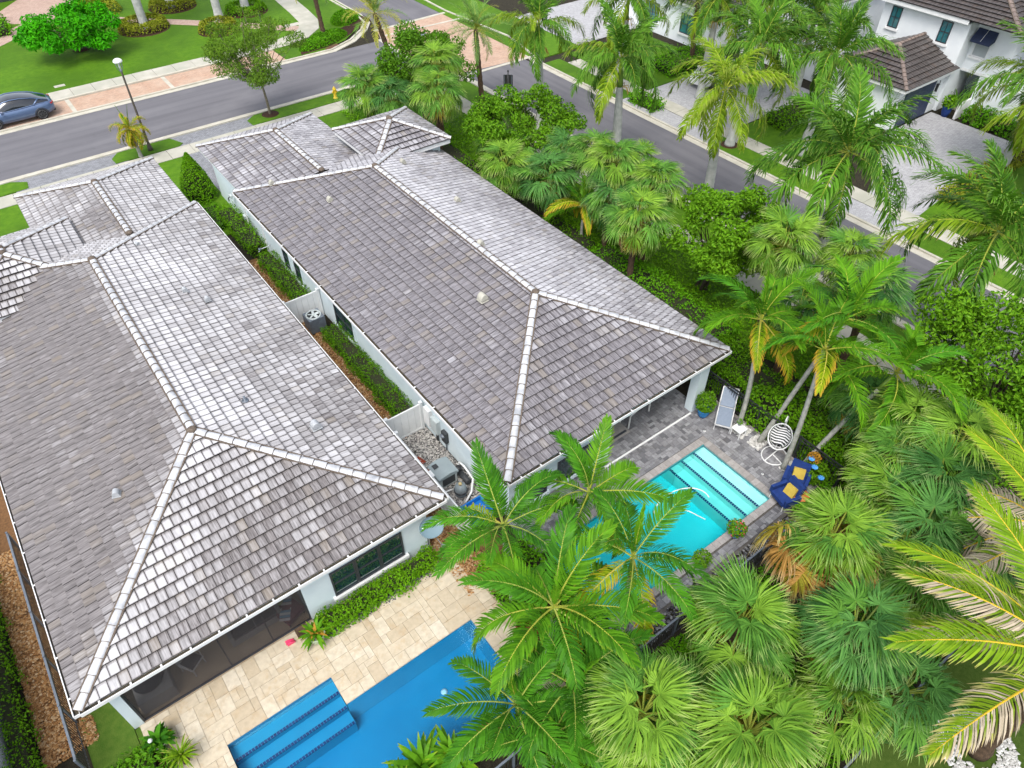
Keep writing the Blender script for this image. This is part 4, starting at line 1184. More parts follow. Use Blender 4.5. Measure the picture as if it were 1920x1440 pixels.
# air conditioner and its white screen panels
ac = thing('air_conditioner','grey air conditioner with round fan behind the white corner panels','air conditioner',(8.35,26.35,0))
MB().box(7.97,8.73,25.97,26.73,.05,.8).build('cabinet',M_slate,ac)
MB().lathe([(.36,.0),(.36,.03),(.33,.05),(.30,.04),(.30,.0)],(8.35,26.35,.80),20,cap=False).build('fan_ring',M_box,ac)
MB().lathe([(.301,.0),(.0,.001)],(8.35,26.35,.803),20).build('fan_well',M_meter,ac)
fb=MB()
for i in range(5):
    a=2*PI*i/5; fb.obox((8.35+.15*math.cos(a),26.35+.15*math.sin(a),.82),(.24,.12,.012),a,.35)
fb.lathe([(.07,0),(.07,.03),(.0,.04)],(8.35,26.35,.82),10); fb.build('fan_blade',M_box,ac)
def vinyl_panel(name,label,a,b,h,group,posts=True):
    a,b=Vector((*a,0)),Vector((*b,0)); r=thing(name,label,'fence panel',tuple((a+b)/2),group); d=(b-a).normalized()
    up=Vector((0,0,1)); n=max(1,round((b-a).length/.30))
    for i in range(n):
        p=a.lerp(b,i/n)+d*.004; q2=a.lerp(b,(i+1)/n)-d*.004
        MB().bar(p+up*(h/2+.0),q2+up*(h/2),.03,h-.2).build('board',M_vinyl,r)
    MB().bar(a+up*(h-.06),b+up*(h-.06),.055,.11).build('top_rail',M_vinyl,r); MB().bar(a+up*.08,b+up*.08,.055,.12).build('bottom_rail',M_vinyl,r)
    if posts:
        for e in (a,b): 
            pm=MB().box(e.x-.06,e.x+.06,e.y-.06,e.y+.06,0,h+.06); pm.box(e.x-.075,e.x+.075,e.y-.075,e.y+.075,h+.06,h+.09); pm.build('post',M_vinyl,r)
    return r
G='white vinyl screening panels between the two houses'
vinyl_panel('fence_panel','white vinyl panel square to the wall just behind the air conditioner',(7.35,27.1),(9.05,27.1),1.45,G)
vinyl_panel('fence_panel','white vinyl panel along the chip path in front of the air conditioner',(7.3,24.4),(7.3,26.85),1.45,G)
vinyl_panel('fence_panel','white vinyl panel square to the wall above the grey pebbles',(7.45,17.95),(9.0,17.95),1.45,G)
vinyl_panel('fence_panel','white vinyl panel beside the two red mats by the pool pump',(7.42,14.75),(7.42,17.15),1.45,G)
vinyl_panel('fence_panel','white vinyl panel running on past the blue tub to the gravel',(7.42,12.3),(7.42,14.6),1.45,G)
# pool machinery
ph = thing('pool_heater','grey pool heater with rounded hood on the pebbles inside the white panels','pool heater',(8.2,15.2,0))
hb=MB(); hb.box(7.85,8.6,14.85,15.6,.05,.62); hb.build('cabinet',M_box,ph)
rows=[[(7.80+.85*i/6, y, .62+.16*math.sin(PI*(.12+.76*i/6))) for y in (14.8,15.65)] for i in range(7)]
k=MB(); k.grid(rows); 
for y in (14.8,15.65): k.poly([(7.80+.85*i/6,y,.62+.16*math.sin(PI*(.12+.76*i/6))) for i in range(7)]+[(8.65,y,.6),(7.8,y,.6)])
k.build('hood',plain('heater_grey',(.30,.36,.38),(.26,.31,.33),3,.45),ph)
MB().box(7.95,8.5,14.835,14.848,.15,.55).build('grille',M_meter,ph); MB().box(7.9,8.1,15.3,15.5,.78,.80).build('vent',M_meter,ph)
pf = thing('pool_filter','grey cylindrical pool filter beside the heater and blue tub','pool filter',(8.35,14.25,0))
MB().lathe([(.21,.05),(.23,.15),(.23,.45),(.18,.58),(.08,.62),(.0,.63)],(8.35,14.25,0),18).build('tank',plain('tank_grey',(.22,.26,.28)),pf)
MB().lathe([(.25,.26),(.26,.28),(.26,.33),(.25,.35)],(8.35,14.25,0),18).build('clamp',M_meter,pf)
MB().lathe([(.07,.62),(.07,.70),(.0,.72)],(8.35,14.25,0),10).build('gauge',plain('gauge_tan',(.5,.4,.2)),pf)
pp = thing('pool_pump','black pool pump with white pipes against the wall','pool pump',(8.85,14.7,0))
MB().tube([(8.82,14.4,.22),(8.82,14.95,.22)],.12,12).build('motor',M_meter,pp); MB().lathe([(.13,.1),(.13,.42),(.1,.46),(0,.47)],(8.82,15.1,0),12).build('strainer',M_black,pp)
MB().tube([(8.82,15.2,.3),(8.95,15.2,.55),(8.95,14.9,.62),(8.95,14.3,.45),(8.6,13.9,.35),(8.2,13.7,.25)],.04,8).tube([(8.2,14.5,.2),(7.75,14.6,.2),(7.6,14.6,.1)],.035,8).build('pipe',M_white,pp)
M_red = plain('red_brown_rubber',(.30,.05,.02),(.22,.035,.015),6,.8)
for (x,y,rz,lab) in ((7.88,16.5,.25,'red-brown mat on the pebbles farther from the pool heater'),(7.85,15.75,.5,'red-brown mat on the pebbles touching the pool heater')):
    r=MB().obox((x,y,.055),(.42,.42,.03),rz).build('mat',M_red); tag(r,lab,'mat')
    mm=MB()
    for i in range(4): mm.obox((x+math.cos(rz)*(.1*i-.15),y+math.sin(rz)*(.1*i-.15),.075),(.05,.38,.012),rz)
    mm.build('rib',M_red,r)
bt = thing('tub','bright blue square tub at the corner of the white panels','tub',(8.35,13.15,0))
M_blue_t=plain('blue_plastic',(.01,.20,.62),(.01,.16,.5),3,.4)
MB().box(7.85,8.75,12.75,12.80,.0,.42).box(7.85,8.75,13.5,13.55,.0,.42).box(7.85,7.9,12.81,13.49,0,.42).box(8.7,8.75,12.81,13.49,0,.42).build('rim',M_blue_t,bt); MB().box(7.91,8.69,12.81,13.49,.02,.25).build('inside',M_blue_t,bt)
flat('pebble_bed',7.5,9.14,12.5,17.9,.0,M_soil)
scatter_stones('pebbles',5200,rect_sampler(7.5,9.1,13.6,17.9,.02,.05),.07,M_rock_grey)
# chip path between the houses and along the left boundary
flat('chip_path',6.3,8.4,10.2,33.5,-.01,M_gravel_bed); flat('chip_path',-6.35,-4.1,13.6,30,-.01,M_gravel_bed)
scatter_stones('bark_chips',14500,rect_sampler(6.9,8.35,17.9,33.2,.0,.05),.075,M_gravel)
scatter_stones('bark_chips',4200,rect_sampler(6.2,7.5,10.6,14.6,.0,.05),.07,M_gravel)
scatter_stones('bark_chips',9500,rect_sampler(-6.35,-4.9,13.3,21.8,.0,.05),.07,M_gravel)

# ================================================================== POOLS AND DECKS
def in_p1(x,y): return (-2.05<x<1.30 and y<10.93) or (1.30<=x<5.8 and y<9.98)
dk1 = struct(MB().box(-3.9,6.9,11.0,12.98,-.06,-.005).box(1.35,6.9,10.03,10.99,-.06,-.005).box(5.85,6.9,6.0,10.02,-.06,-.005).box(-3.9,-2.1,9.2,10.99,-.06,-.005),'patio_paving',M_grout_l)
def deck1(x,y):
    if y<11.9 and x>6.5 and y>11.0: return False
    if in_p1(x,y): return False
    if x<-3.45 and y<12.2: return False
    if y>12.15 and x>1.75: return False
    return -3.86<x<6.9 and 6.2<y<12.97 and not (x>6.5 and y<9.9)
lay_stones(-3.86,6.94,6.2,12.98,.205,[(3,2),(2,2),(3,2),(2,1),(4,2),(2,3),(1,2)],deck1,M_trav,dk1,'travertine_tile','far_travertine_tiles',.045,330,gap=.004,uneven=.003)
pl1 = thing('swimming_pool','deep blue L-shaped pool with steps beside the travertine terrace','pool',(1.9,8.7,0))
sh = MB(); D=-1.45
sh.poly([(-2.05,6.4,D),(5.8,6.4,D),(5.8,9.98,D),(1.3,9.98,D),(1.3,10.93,D),(-2.05,10.93,D)])
for a,b in (((-2.05,6.4),(5.8,6.4)),((5.8,6.4),(5.8,9.98)),((5.8,9.98),(1.3,9.98)),((1.3,9.98),(1.3,10.93)),((1.3,10.93),(-2.05,10.93)),((-2.05,10.93),(-2.05,6.4))):
    sh.poly([(*a,D),(*b,D),(*b,.03),(*a,.03)])
sh.build('pool_shell',M_pool_blue,pl1)
for k,(ya,zt) in enumerate(((10.48,-.30),(10.05,-.55),(9.62,-.82))):
    st = MB().box(-2.03,1.28 if ya>9.98 else 1.28,ya,10.92-.0*k if k==0 else (10.48,10.05)[k-1]-.002,D+.01,zt).build('step',M_pool_blue,pl1)
    ed=MB(); n=34
    for i in range(n): ed.box(-2.02+3.29*i/n+.008,-2.02+3.29*(i+1)/n-.008,ya-.006,ya+.075,zt-.04,zt+.006)
    ed.build('trim_tile',M_trim_tile,st)
tt=MB()
for a,b in (((-2.04,10.922),(1.29,10.922)),((1.31,9.972),(5.79,9.972)),((5.792,6.4),(5.792,9.97)),((1.292,9.98),(1.292,10.92)),((-2.042,6.4),(-2.042,10.92))): tt.bar((*a,-.06),(*b,-.06),.008,.14)
tt.build('waterline_tile',plain('waterline_tile_blue',(.03,.22,.42),(.02,.14,.3),20,.3),pl1)
w=MB(); P=[(-2.045,6.41),(5.793,6.41),(5.793,9.973),(1.293,9.973),(1.293,10.923),(-2.045,10.923)]
w.prism(P,D+.02,-.10); w.build('water',M_water1,pl1)
for x,y,lab in ((4.05,9.0,''),(3.75,8.65,''),(4.2,8.3,'')): 
    MB().lathe([(.10,0),(.11,.02),(.05,.04),(.0,.045)],(x,y,D+.02),12).build('floor_jet',M_white,pl1)

def in_p2(x,y): return 9.3<x<17.5 and 7.12<y<10.47
dk2 = struct(MB().box(13.6,19.75,10.5,12.4,-.06,-.005).box(9.3,13.59,10.5,12.3,-.06,-.005).box(13.6,18.9,12.41,16.6,-.06,-.005).box(17.53,19.75,6.3,10.49,-.06,-.005).box(9.0,17.52,6.3,7.1,-.06,-.005),'patio_paving',M_grout)
def deck2(x,y):
    if 9.1<x<17.78 and 6.85<y<10.77: return False
    if y>12.35 and not (14.0<x<18.9): return False
    if 18.75<x<19.75 and (8.95<y<10.5 or 7.05<y<8.05) and x>18.8 and False: return False
    return 9.0<x<19.7 and 6.42<y<16.5
lay_stones(9.0,19.74,6.42,16.5,.125,[(2,1),(2,1),(1,2),(2,2),(1,1)],deck2,M_paver,dk2,'paver','far_pavers',.03,330,gap=.004,uneven=.003)
cp = struct(MB().box(17.5,17.79,6.85,10.77,-.06,.035),'pool_coping',M_grout)
cpm=[]; 
def coping(x0,x1,y0,y1,n,ax):
    for i in range(n):
        mb=MB()
        if ax=='x': mb.box(x0+(x1-x0)*i/n+.004,x0+(x1-x0)*(i+1)/n-.004,y0,y1,-.02,.05)
        else: mb.box(x0,x1,y0+(y1-y0)*i/n+.004,y0+(y1-y0)*(i+1)/n-.004,-.02,.05)
        me=mb.mesh('coping_stone',M_coping); a=me.color_attributes.new('tile','FLOAT_COLOR','POINT'); a.data.foreach_set('color',np.tile([random.random(),0,0,1],8).astype(np.float32)); link('coping_stone',me,cp)
coping(17.46,17.77,7.14,10.46,14,'y'); coping(9.1,17.77,10.465,10.765,34,'x'); coping(9.1,17.77,6.86,7.135,34,'x')
pl2 = thing('swimming_pool','turquoise pool with pale wide steps beside the grey paved deck','pool',(14,8.8,0))
sh=MB(); D=-1.5
sh.poly([(9.4,7.15,D),(17.48,7.15,D),(17.48,10.45,D),(9.4,10.45,D)])
for a,b in (((9.4,7.15),(17.48,7.15)),((17.48,7.15),(17.48,10.45)),((17.48,10.45),(9.4,10.45)),((9.4,10.45),(9.4,7.15))): sh.poly([(*a,D),(*b,D),(*b,.03),(*a,.03)])
sh.build('pool_shell',M_pool_aqua,pl2)
M_step2=plain('pale_step_plaster',(.42,.80,.76),(.36,.74,.71),2,.5)
prev=17.47
for k,(xa,zt) in enumerate(((16.98,-.22),(16.50,-.50),(16.02,-.80))):
    st=MB().box(xa,prev-.002 if k else prev,7.17,10.43,D+.01,zt).build('step',M_step2,pl2); prev=xa
    ed=MB(); n=34
    for i in range(n): ed.box(xa-.006,xa+.07,7.17+3.26*i/n+.008,7.17+3.26*(i+1)/n-.008,zt-.04,zt+.006)
    ed.build('trim_tile',M_trim_tile,st)
tt=MB()
for a,b in (((9.4,10.443),(17.47,10.443)),((17.473,7.15),(17.473,10.44)),((9.4,7.158),(17.47,7.158))): tt.bar((*a,-.07),(*b,-.07),.008,.15)
tt.build('waterline_tile',plain('waterline_tile_teal',(.02,.16,.22),(.03,.26,.30),20,.3),pl2)
MB().box(9.41,17.468,7.165,10.435,D+.02,-.11).build('water',M_water2,pl2)
mh=MB().lathe([(.38,0),(.38,.012),(.34,.016),(0,.016)],(32.9,56.3,.008),20).build('manhole_cover',M_slate); tag(mh,'round iron manhole cover in the brick paved crossing','manhole cover'); MB().lathe([(.30,.0),(.27,.006)],(32.9,56.3,.025),20,cap=False).build('rim',M_black,mh)
hs = MB(); hp=[]
for i in range(26):
    a=R(200-i*9); hp.append((14.3+1.05*math.cos(a)+.02*i,8.9+.72*math.sin(a),-.09))
hs.tube(hp,.022,6); hs.tube([(14.4,9.0,-.1),(14.7,8.6,-.1),(14.9,8.0,-.1)],.02,6); r=hs.build('pool_hose',M_white); tag(r,'white floating hose curled on the turquoise pool water','hose')
sp=[(18.1,8.0),(17.9,6.62)]
for x,y,lab in ((18.12,8.05,'small white drain cap on the paving beside the pale pool steps'),(17.75,6.6,'small white drain cap on the paving below the blue chairs'),(18.0,10.9,'small white drain cap by the pool corner near the lounger')):
    r=MB().lathe([(.04,0),(.05,.035),(.03,.05),(0,.052)],(x,y,.03),12).build('deck_fitting',M_white); tag(r,lab,'fitting')
    MB().lathe([(.018,.0),(.018,.006),(0,.007)],(x,y,.083),8).build('screw',M_slate,r)

# ---- fences of black metal pickets
def picket_fence(label,a,b,h,spacing=.11,rail=M_black,post_every=1.8,group='black metal picket fences',lean_rail=None,pick=300):
    a,b=Vector((*a,0)),Vector((*b,0)); L=(b-a).length; d=(b-a).normalized(); up=Vector((0,0,1))
    r=thing('picket_fence',label,'fence',tuple((a+b)/2),group)
    MB().bar(a+up*h,b+up*h,.06,.035).build('top_rail',rail,r); MB().bar(a+up*(h-.16),b+up*(h-.16),.03,.03).build('rail',M_black,r); MB().bar(a+up*.12,b+up*.12,.03,.03).build('rail',M_black,r)
    n=int(L/spacing); pm=MB().box(-.009,.009,-.009,.009,.08,h-.015).mesh('picket',M_black); base=wloc(r)
    for i in range(n): place('picket',pm,r,Matrix.Translation(a.lerp(b,(i+.5)/n)-base))
    m=max(1,round(L/post_every)); qm=MB().box(-.03,.03,-.03,.03,0,h+.06).mesh('post',rail)
    for i in range(m+1): place('post',qm,r,Matrix.Translation(a.lerp(b,i/m)-base))
    return r
picket_fence('black picket fence along the pool deck in front of the clusia hedge',(19.78,6.0),(19.78,13.6),1.2)
picket_fence('grey-railed picket fence beside the orange chips left of the house',(-5.31,21.4),(-5.31,12.4),1.2,rail=M_slate)
picket_fence('grey-railed picket fence crossing the planting below the turquoise pool',(9.0,5.55),(17.2,5.62),1.2,rail=M_slate)
picket_fence('grey-railed picket fence below the deep blue pool among feather palms',(2.6,5.45),(8.9,5.5),1.2,rail=M_slate)
picket_fence('grey-railed picket fence along the artificial lawn at the bottom',(9.5,-.13),(19.0,-.13),1.2,rail=M_slate)
picket_fence('short black picket gate at the end of the travertine terrace',(6.2,12.05),(7.35,11.95),1.15)
struct(MB().box(19.6,19.74,6.0,13.0,-.05,.05),'kerb_strip',M_coping)

# ================================================================== NEIGHBOURING HOUSES
h3 = thing('house','two-storey white house with brown roof tiles and navy garage door','house',(55,22,0))
tiles,deck,mort=[],MB(),MB(); capb=cap_mesh(M_cap_brown)
def wb(u,v,P): return .0+.18*blotch(P.x,P.y,.8)
hip(47.6,60.5,21.55,27.3,2.95,.5,(wb,)*4,tiles,deck,h3,capb,mort) if False else None
def hip_x(x0,x1,y0,y1,z,s):
    """hip with the ridge along X, running on into the taller block at x1"""
    hw=(y1-y0)/2; sl=math.sqrt(1+s*s); H=hw*sl; L=x1-x0
    roof_plane((x0,y0,z),(1,0,0),(0,1,s),[(0,0),(L,0),(L,H),(hw,H)],wb,tiles,deck)
    roof_plane((x0,y1,z),(1,0,0),(0,-1,s),[(0,0),(L,0),(L,H),(hw,H)],wb,tiles,deck)
    roof_plane((x0,y0,z),(0,1,0),(1,0,s),[(0,0),(2*hw,0),(hw,H)],wb,tiles,deck)
    zr=z+hw*s; ym=(y0+y1)/2
    for a,b in (((x0,y0,z+.03),(x0+hw,ym,zr+.03)),((x0,y1,z+.03),(x0+hw,ym,zr+.03)),((x0+hw,ym,zr+.03),(x1,ym,zr+.03))): ridge_line(a,b,h3,capb)
hip_x(47.7,53.9,21.5,27.4,2.95,.5)
# main roof and the bay roof, eaves at 6 m
MX0,MX1,MY0,MY1=53.2,66,14.0,28.2
hip(MX0+1.1,MX1,MY0,21.9,6.05,.42,(wb,)*4,tiles,deck,h3,capb,mort)
hip(MX0,MX1,18.5,MY1,6.05,.42,(wb,)*4,tiles,deck,h3,capb,mort)
lay_tiles(tiles,h3,M_tile_brown,0)
deck.build('roof_underlay',M_deck,h3); mort.build('ridge_mortar',M_mortar,h3)
eaves(MX0,MX1,21.7,MY1,6.05,h3,'LF',.28); eaves(MX0+1.1,MX1,18.6,21.65,6.05,h3,'LB',.28); eaves(47.7,53.6,21.5,27.4,2.95,h3,'LBF',.22)
W=MB().box(53.7,65.5,21.76,27.9,0,5.8); W.build('wall',M_stucco3,h3)
W=MB().box(54.9,65.5,20.35,21.75,2.55,5.8).box(54.9,65.5,19.0,20.34,0,5.8).box(57.4,65.5,20.35,21.75,0,2.54).box(54.9,65.5,14.6,18.99,0,3.4); W.build('bay_wall',M_stucco3,h3)
W=MB().box(48.1,53.69,22.0,27.0,0,2.74); W.build('garage_wall',M_stucco3,h3)
MB().box(54.86,54.898,19.0,21.75,2.6,2.75).build('string_course',M_white,h3)
gd=MB().box(48.9,52.5,21.93,21.998,0.04,2.42).build('garage_door',plain('navy_paint',(.035,.05,.10),(.028,.04,.08),3,.5),h3)
for i in range(8): MB().box(48.95+i*.443,48.95+i*.443+.425,21.905,21.927,.06,2.40).build('panel',MATS['navy_paint'],gd)
for a,b in ((22.85,23.6),(26.5,27.25)): window(h3,('x',53.7,-1),a,b,4.2,5.55,0,2,2,glass=M_glass3,wall=M_white)
wf=window(h3,('x',54.9,-1),20.5,21.5,3.62,5.2,0,1,1,frame=M_white,glass=plain('blind_grey',(.38,.42,.43),(.34,.38,.39),2,.4),wall=M_white)
aw=thing('awning','navy fabric awning tilted over the upper bay window','awning',(54.9,21,5.3))
a_=MB(); a_.poly([(54.86,20.35,5.35),(54.86,21.65,5.35),(54.2,21.65,4.75),(54.2,20.35,4.75)]); a_.poly([(54.86,20.35,5.35),(54.2,20.35,4.75),(54.2,20.35,4.6),(54.86,20.35,4.75)]); a_.poly([(54.2,20.35,4.75),(54.2,21.65,4.75),(54.2,21.65,4.6),(54.2,20.35,4.6)]); a_.poly([(54.86,21.65,5.35),(54.86,21.65,4.75),(54.2,21.65,4.6),(54.2,21.65,4.75)])
a_.build('canopy',plain('navy_fabric',(.03,.045,.10),(.022,.03,.07),6,.8),aw); MB().tube([(54.86,21.0,5.36),(54.2,21.0,4.76)],.015,5).build('seam',M_white,aw)
MB().box(55.8,55.85,20.6,21.4,.1,2.3).build('front_door',M_glass,h3); MB().box(54.9,57.39,20.35,21.75,-.02,.12).build('entry_step',plain('entry_stone',(.30,.28,.27),(.22,.21,.20),4,.8),h3)
MB().box(53.4,54.89,20.2,20.34,0,1.1).build('entry_pier',M_white,h3)
for k,ch in enumerate('353'):
    cu=bpy.data.curves.new('house_number','FONT'); cu.body=ch; cu.size=.34; cu.extrude=.01
    to=bpy.data.objects.new('house_number',cu); COL.objects.link(to); tm=bpy.data.meshes.new_from_object(to.evaluated_get(bpy.context.evaluated_depsgraph_get())); bpy.data.objects.remove(to); tm.materials.clear(); tm.materials.append(M_black)
    o=link('house_number',tm,h3,True); o.matrix_local=Matrix.Translation(Vector((53.05+.0,21.985,1.95-.28*k))-wloc(h3))@Matrix.Rotation(R(90),4,'X')
wlp=thing('wall_lamp','black wall lantern on the white pier beside the navy garage door','lamp',(52.85,21.95,1.7)); MB().box(52.78,52.92,21.86,21.998,1.55,2.0).build('body',M_black,wlp); MB().box(52.76,52.94,21.83,21.998,2.0,2.04).build('cap',M_black,wlp)

def far_house(label,x0,x1,y0,y1,hh,s,loc,wfn=None,door=None,axis='y'):
    r=thing('house',label,'house',loc); tiles,deck,mort=[],MB(),MB()
    hip(x0,x1,y0,y1,hh,s,(wb,)*4,tiles,deck,r,capb,mort); lay_tiles(tiles,r,M_tile_brown,0); deck.build('roof_underlay',M_deck,r); mort.build('ridge_mortar',M_mortar,r)
    eaves(x0,x1,y0,y1,hh,r); MB().box(x0+.5,x1-.5,y0+.5,y1-.5,0,hh-.17).build('wall',M_stucco3,r); return r
h4=far_house('white house with dark brown roof behind the palms across the side street',48.5,60,38.5,52,3.2,.42,(54,45,0))
window(h4,('x',49.0,-1),40.5,42,.8,2.3,0,2,2,glass=M_glass3,wall=M_white); window(h4,('x',49.0,-1),44.5,46,.8,2.3,0,2,2,glass=M_glass3,wall=M_white)
h5=far_house('pale house with beige wall seen behind the palms at the top',50.5,62,29.6,37.6,5.6,.42,(56,33,0))
window(h5,('x',51.0,-1),31,32,3.8,5.2,0,2,2,glass=M_glass3,wall=M_white)
h6=far_house('house with dark garage door at the end of the pink drive, far corner',2.0,16,86.5,98,3.2,.4,(8,90,0))
MB().box(3.2,7.4,86.93,86.998,.05,2.4).build('garage_door',M_frame,h6); MB().box(9.2,11.6,86.93,86.998,.05,2.4).build('garage_door',M_frame,h6)
nb=thing('house','smooth pale grey house wall beyond the hedge at the left edge','house',(-8.5,16,0)); MB().box(-12,-7.0,8,19.2,0,3.0).build('wall',plain('wall_pale_grey',(.52,.54,.57),(.47,.49,.52),2,.8),nb); MB().box(-12.2,-7.35,7.8,19.4,3.0,3.1).build('parapet',M_white,nb)

# ================================================================== FURNITURE AND SMALL THINGS
M_navy=plain('navy_cushion',(.012,.045,.22),(.008,.03,.15),6,.85)
M_yellow=plain('mustard_cushion',(.62,.46,.08),(.52,.38,.06),6,.85)
M_sling=plain('grey_sling_fabric',(.26,.31,.40),(.22,.27,.35),12,.8)
M_alu=plain('pale_aluminium',(.62,.63,.64),(.55,.56,.57),4,.35,.5)
M_cobalt=plain('cobalt_glaze',(.01,.22,.55),(.008,.17,.45),3,.25,.6)
M_pot_green=plain('pale_green_pot',(.42,.50,.34),(.35,.43,.28),3,.5)
M_teal=plain('teal_paint',(.10,.28,.32),(.08,.23,.27),3,.5)
M_orange=plain('orange_plate',(.72,.20,.06),(.62,.16,.04),3,.4)
M_pink=MATS['pink_walk_paving']
M_maroon=plain('maroon_fabric',(.20,.02,.05),(.14,.015,.035),6,.8)
M_pinkp=plain('hot_pink_plastic',(.75,.06,.16),(.65,.05,.13),4,.4)
M_grey_c=plain('charcoal_cushion',(.05,.055,.07),(.04,.044,.055),8,.85)
M_wick=plain('grey_wicker',(.42,.42,.42),(.30,.30,.30),18,.7)

def rosette(n,L,w,mat,elev=(80,10),name='leaf_rosette',seed=1,arch=.9):
    r=np.random.default_rng(seed);V=[];F=[];T=[]
    for i in range(n):
        az=i*2.39996+r.normal(0,.2);e=R(elev[0]+(elev[1]-elev[0])*(i+.5)/n+r.normal(0,6));ll=L*r.uniform(.75,1.15)
        p=np.array([0,0,0.]);ca,sa=math.cos(az),math.sin(az);k=len(V);rv=r.uniform(0,1)
        for q,wd in enumerate((.35,.9,1.0,.7,.05)):
            V += [tuple(p+np.array([-sa,ca,0])*w*wd*.5),tuple(p-np.array([-sa,ca,0])*w*wd*.5)];T += [(rv,q/4,0)]*2
            d=np.array([ca*math.cos(e),sa*math.cos(e),math.sin(e)]);p=p+d*ll/4;e-=arch/4*1.6
        for q in range(4): F.append((k+2*q,k+2*q+1,k+2*q+3,k+2*q+2))
    return np_mesh(name,np.array(V),np.array(F),mat,np.array(T,float))

def pot_plant(label,x,y,r,h,potmat,leafs,top=None,z=.03):
    t=thing('potted_plant',label,'potted plant',(x,y,z))
    MB().lathe([(r*.62,0),(r*.9,h*.45),(r,h*.9),(r*1.06,h),(r*.9,h),(r*.85,h*.9),(0,h*.88)],(x,y,z),18).build('pot',potmat,t)
    for me in leafs: o=link('foliage',me,t,True); o.location=(0,0,h*.85)
    return t
def ball_mesh(n,rx,rz,size,mat,up=.6,aspect=.55,name='foliage'):
    d=norm(rng.normal(0,1,(n,3)));P=d*np.array([rx,rx,rz])*(rng.uniform(.4,1,n)**.5)[:,None];P[:,2]+=rz*.8
    return cloud_mesh(name,[leaf_cloud(P,norm(d+[0,0,up]),size,aspect)],mat)

pot_plant('cobalt blue glazed pot with a leafy shrub beside the porch post',18.6,11.55,.27,.42,M_cobalt,[ball_mesh(700,.42,.55,.12,M_leaf)])
pot_plant('dark leafy pot plant behind the porch post in the shade',17.9,13.9,.25,.4,M_cobalt,[ball_mesh(500,.5,.5,.13,M_clusia)])
pot_plant('pale green pot with orange and green strap leaves by the window hedge',1.5,12.25,.28,.42,M_pot_green,[rosette(34,.62,.11,M_xmas,(80,0),'foliage',3),rosette(16,.42,.09,M_bloom_or,(85,35),'foliage',8)])
pw=pot_plant('pale green pot of broad dark leaves with a white bloom at the porch corner',-3.5,12.05,.24,.36,M_pot_green,[rosette(30,.58,.15,M_xmas_d,(80,0),'foliage',5),rosette(4,.5,.12,M_bloom_or,(20,0),'foliage',6)])
MB().lathe([(0,0),(.07,.03),(.05,.08),(0,.09)],(-3.62,11.95,.75),8).build('bloom',M_white,pw)
pr=pot_plant('blue pot of red and pink flowers on the pool edge paving',15.1,6.85,.2,.3,M_cobalt,[ball_mesh(420,.36,.3,.10,M_leaf),ball_mesh(60,.38,.34,.09,M_bloom_red)])
pot_plant('small dark pot with a green shrub at the lower pool corner',13.2,6.75,.2,.28,M_slate,[ball_mesh(420,.34,.34,.10,M_leaf)])
pot_plant('navy pot with leafy plant beside the navy garage door',53.3,20.9,.32,.7,M_navy,[ball_mesh(260,.5,.5,.2,M_leaf)],z=.04)
pot_plant('spiky plant in the entry corner of the two-storey house',55.2,21.3,.3,.3,M_slate,[rosette(26,1.0,.12,M_royal,(85,15),'foliage',4)],z=.12)

# lounger
lo=thing('sun_lounger','grey sling sun lounger with raised back beside the black fence','sun lounger',(18.55,10.5,.03),rz=R(33))
fr=MB()
for s in (-.31,.31):
    fr.bar((-.05,s,.36),(1.12,s,.36),.045); fr.bar((1.0,s,.36),(1.62,s,.98),.04)
    fr.bar((.02,s,.0),(.02,s,.36),.04); fr.bar((1.0,s,0),(1.0,s,.36),.04)
    fr.bar((.55,s,.36),(.75,s,.56),.03); fr.bar((.75,s,.56),(1.2,s,.56),.035)
fr.bar((-.05,-.31,.36),(-.05,.31,.36),.045); fr.bar((1.62,-.31,.98),(1.62,.31,.98),.04); fr.bar((1.05,-.31,.37),(1.05,.31,.37),.04)
fr.build('frame',M_alu,lo,True)
MB().grid([[(-.02,y,.385),(.35,y,.365),(.7,y,.365),(1.03,y,.385)] for y in (-.285,.285)]).build('seat',M_sling,lo,True)
MB().grid([[(1.07,y,.41),(1.3,y,.63),(1.6,y,.955)] for y in (-.285,.285)]).build('backrest',M_sling,lo,True)
st=thing('side_table','small white side table between lounger and first palm trunk','side table',(18.95,9.98,.03))
MB().box(18.72,19.18,9.75,10.21,.40,.43).build('tabletop',M_white,st)
for x in (18.75,19.15):
    for y in (9.78,10.18): MB().box(x-.02,x+.02,y-.02,y+.02,.03,.398).build('leg',M_white,st)
pot_plant('tiny plant pot standing on the white side table',19.05,10.1,.07,.12,M_slate,[ball_mesh(60,.13,.12,.07,M_leaf)],z=.43)

# egg chair: ring base, stand, woven basket, striped cushion
eg=thing('egg_chair','white hanging egg chair on a ring base with striped cushion','egg chair',(19.28,8.42,.03))
cx,cy=19.22,8.38
MB().tube([(cx+.52*math.cos(2*PI*i/28),cy+.46*math.sin(2*PI*i/28),.06) for i in range(28)],.025,6,closed=True).bar((cx-.5,cy+.05,.06),(cx+.5,cy+.1,.06),.04).bar((cx,cy+.08,.06),(cx-.1,cy-.45,.06),.035).build('base_ring',M_white,eg)
MB().tube([(cx+.42,cy+.25,.06),(cx+.50,cy+.25,.7),(cx+.52,cy+.25,1.45),(cx+.45,cy+.22,1.8),(cx+.3,cy+.18,1.95),(cx+.12,cy+.12,1.95),(cx+.08,cy+.1,1.85)],.028,7).build('stand',M_white,eg)
bk=Vector((cx+.12,cy+.1,1.0)); ax=Vector((-.75,-.30,.55)).normalized(); qb=ax.to_track_quat('Z','Y').to_matrix()
cage=MB()
def egg(a,ph): return bk+qb@Vector((.43*math.sin(ph)*math.cos(a),.53*math.sin(ph)*math.sin(a),-.38*math.cos(ph)))
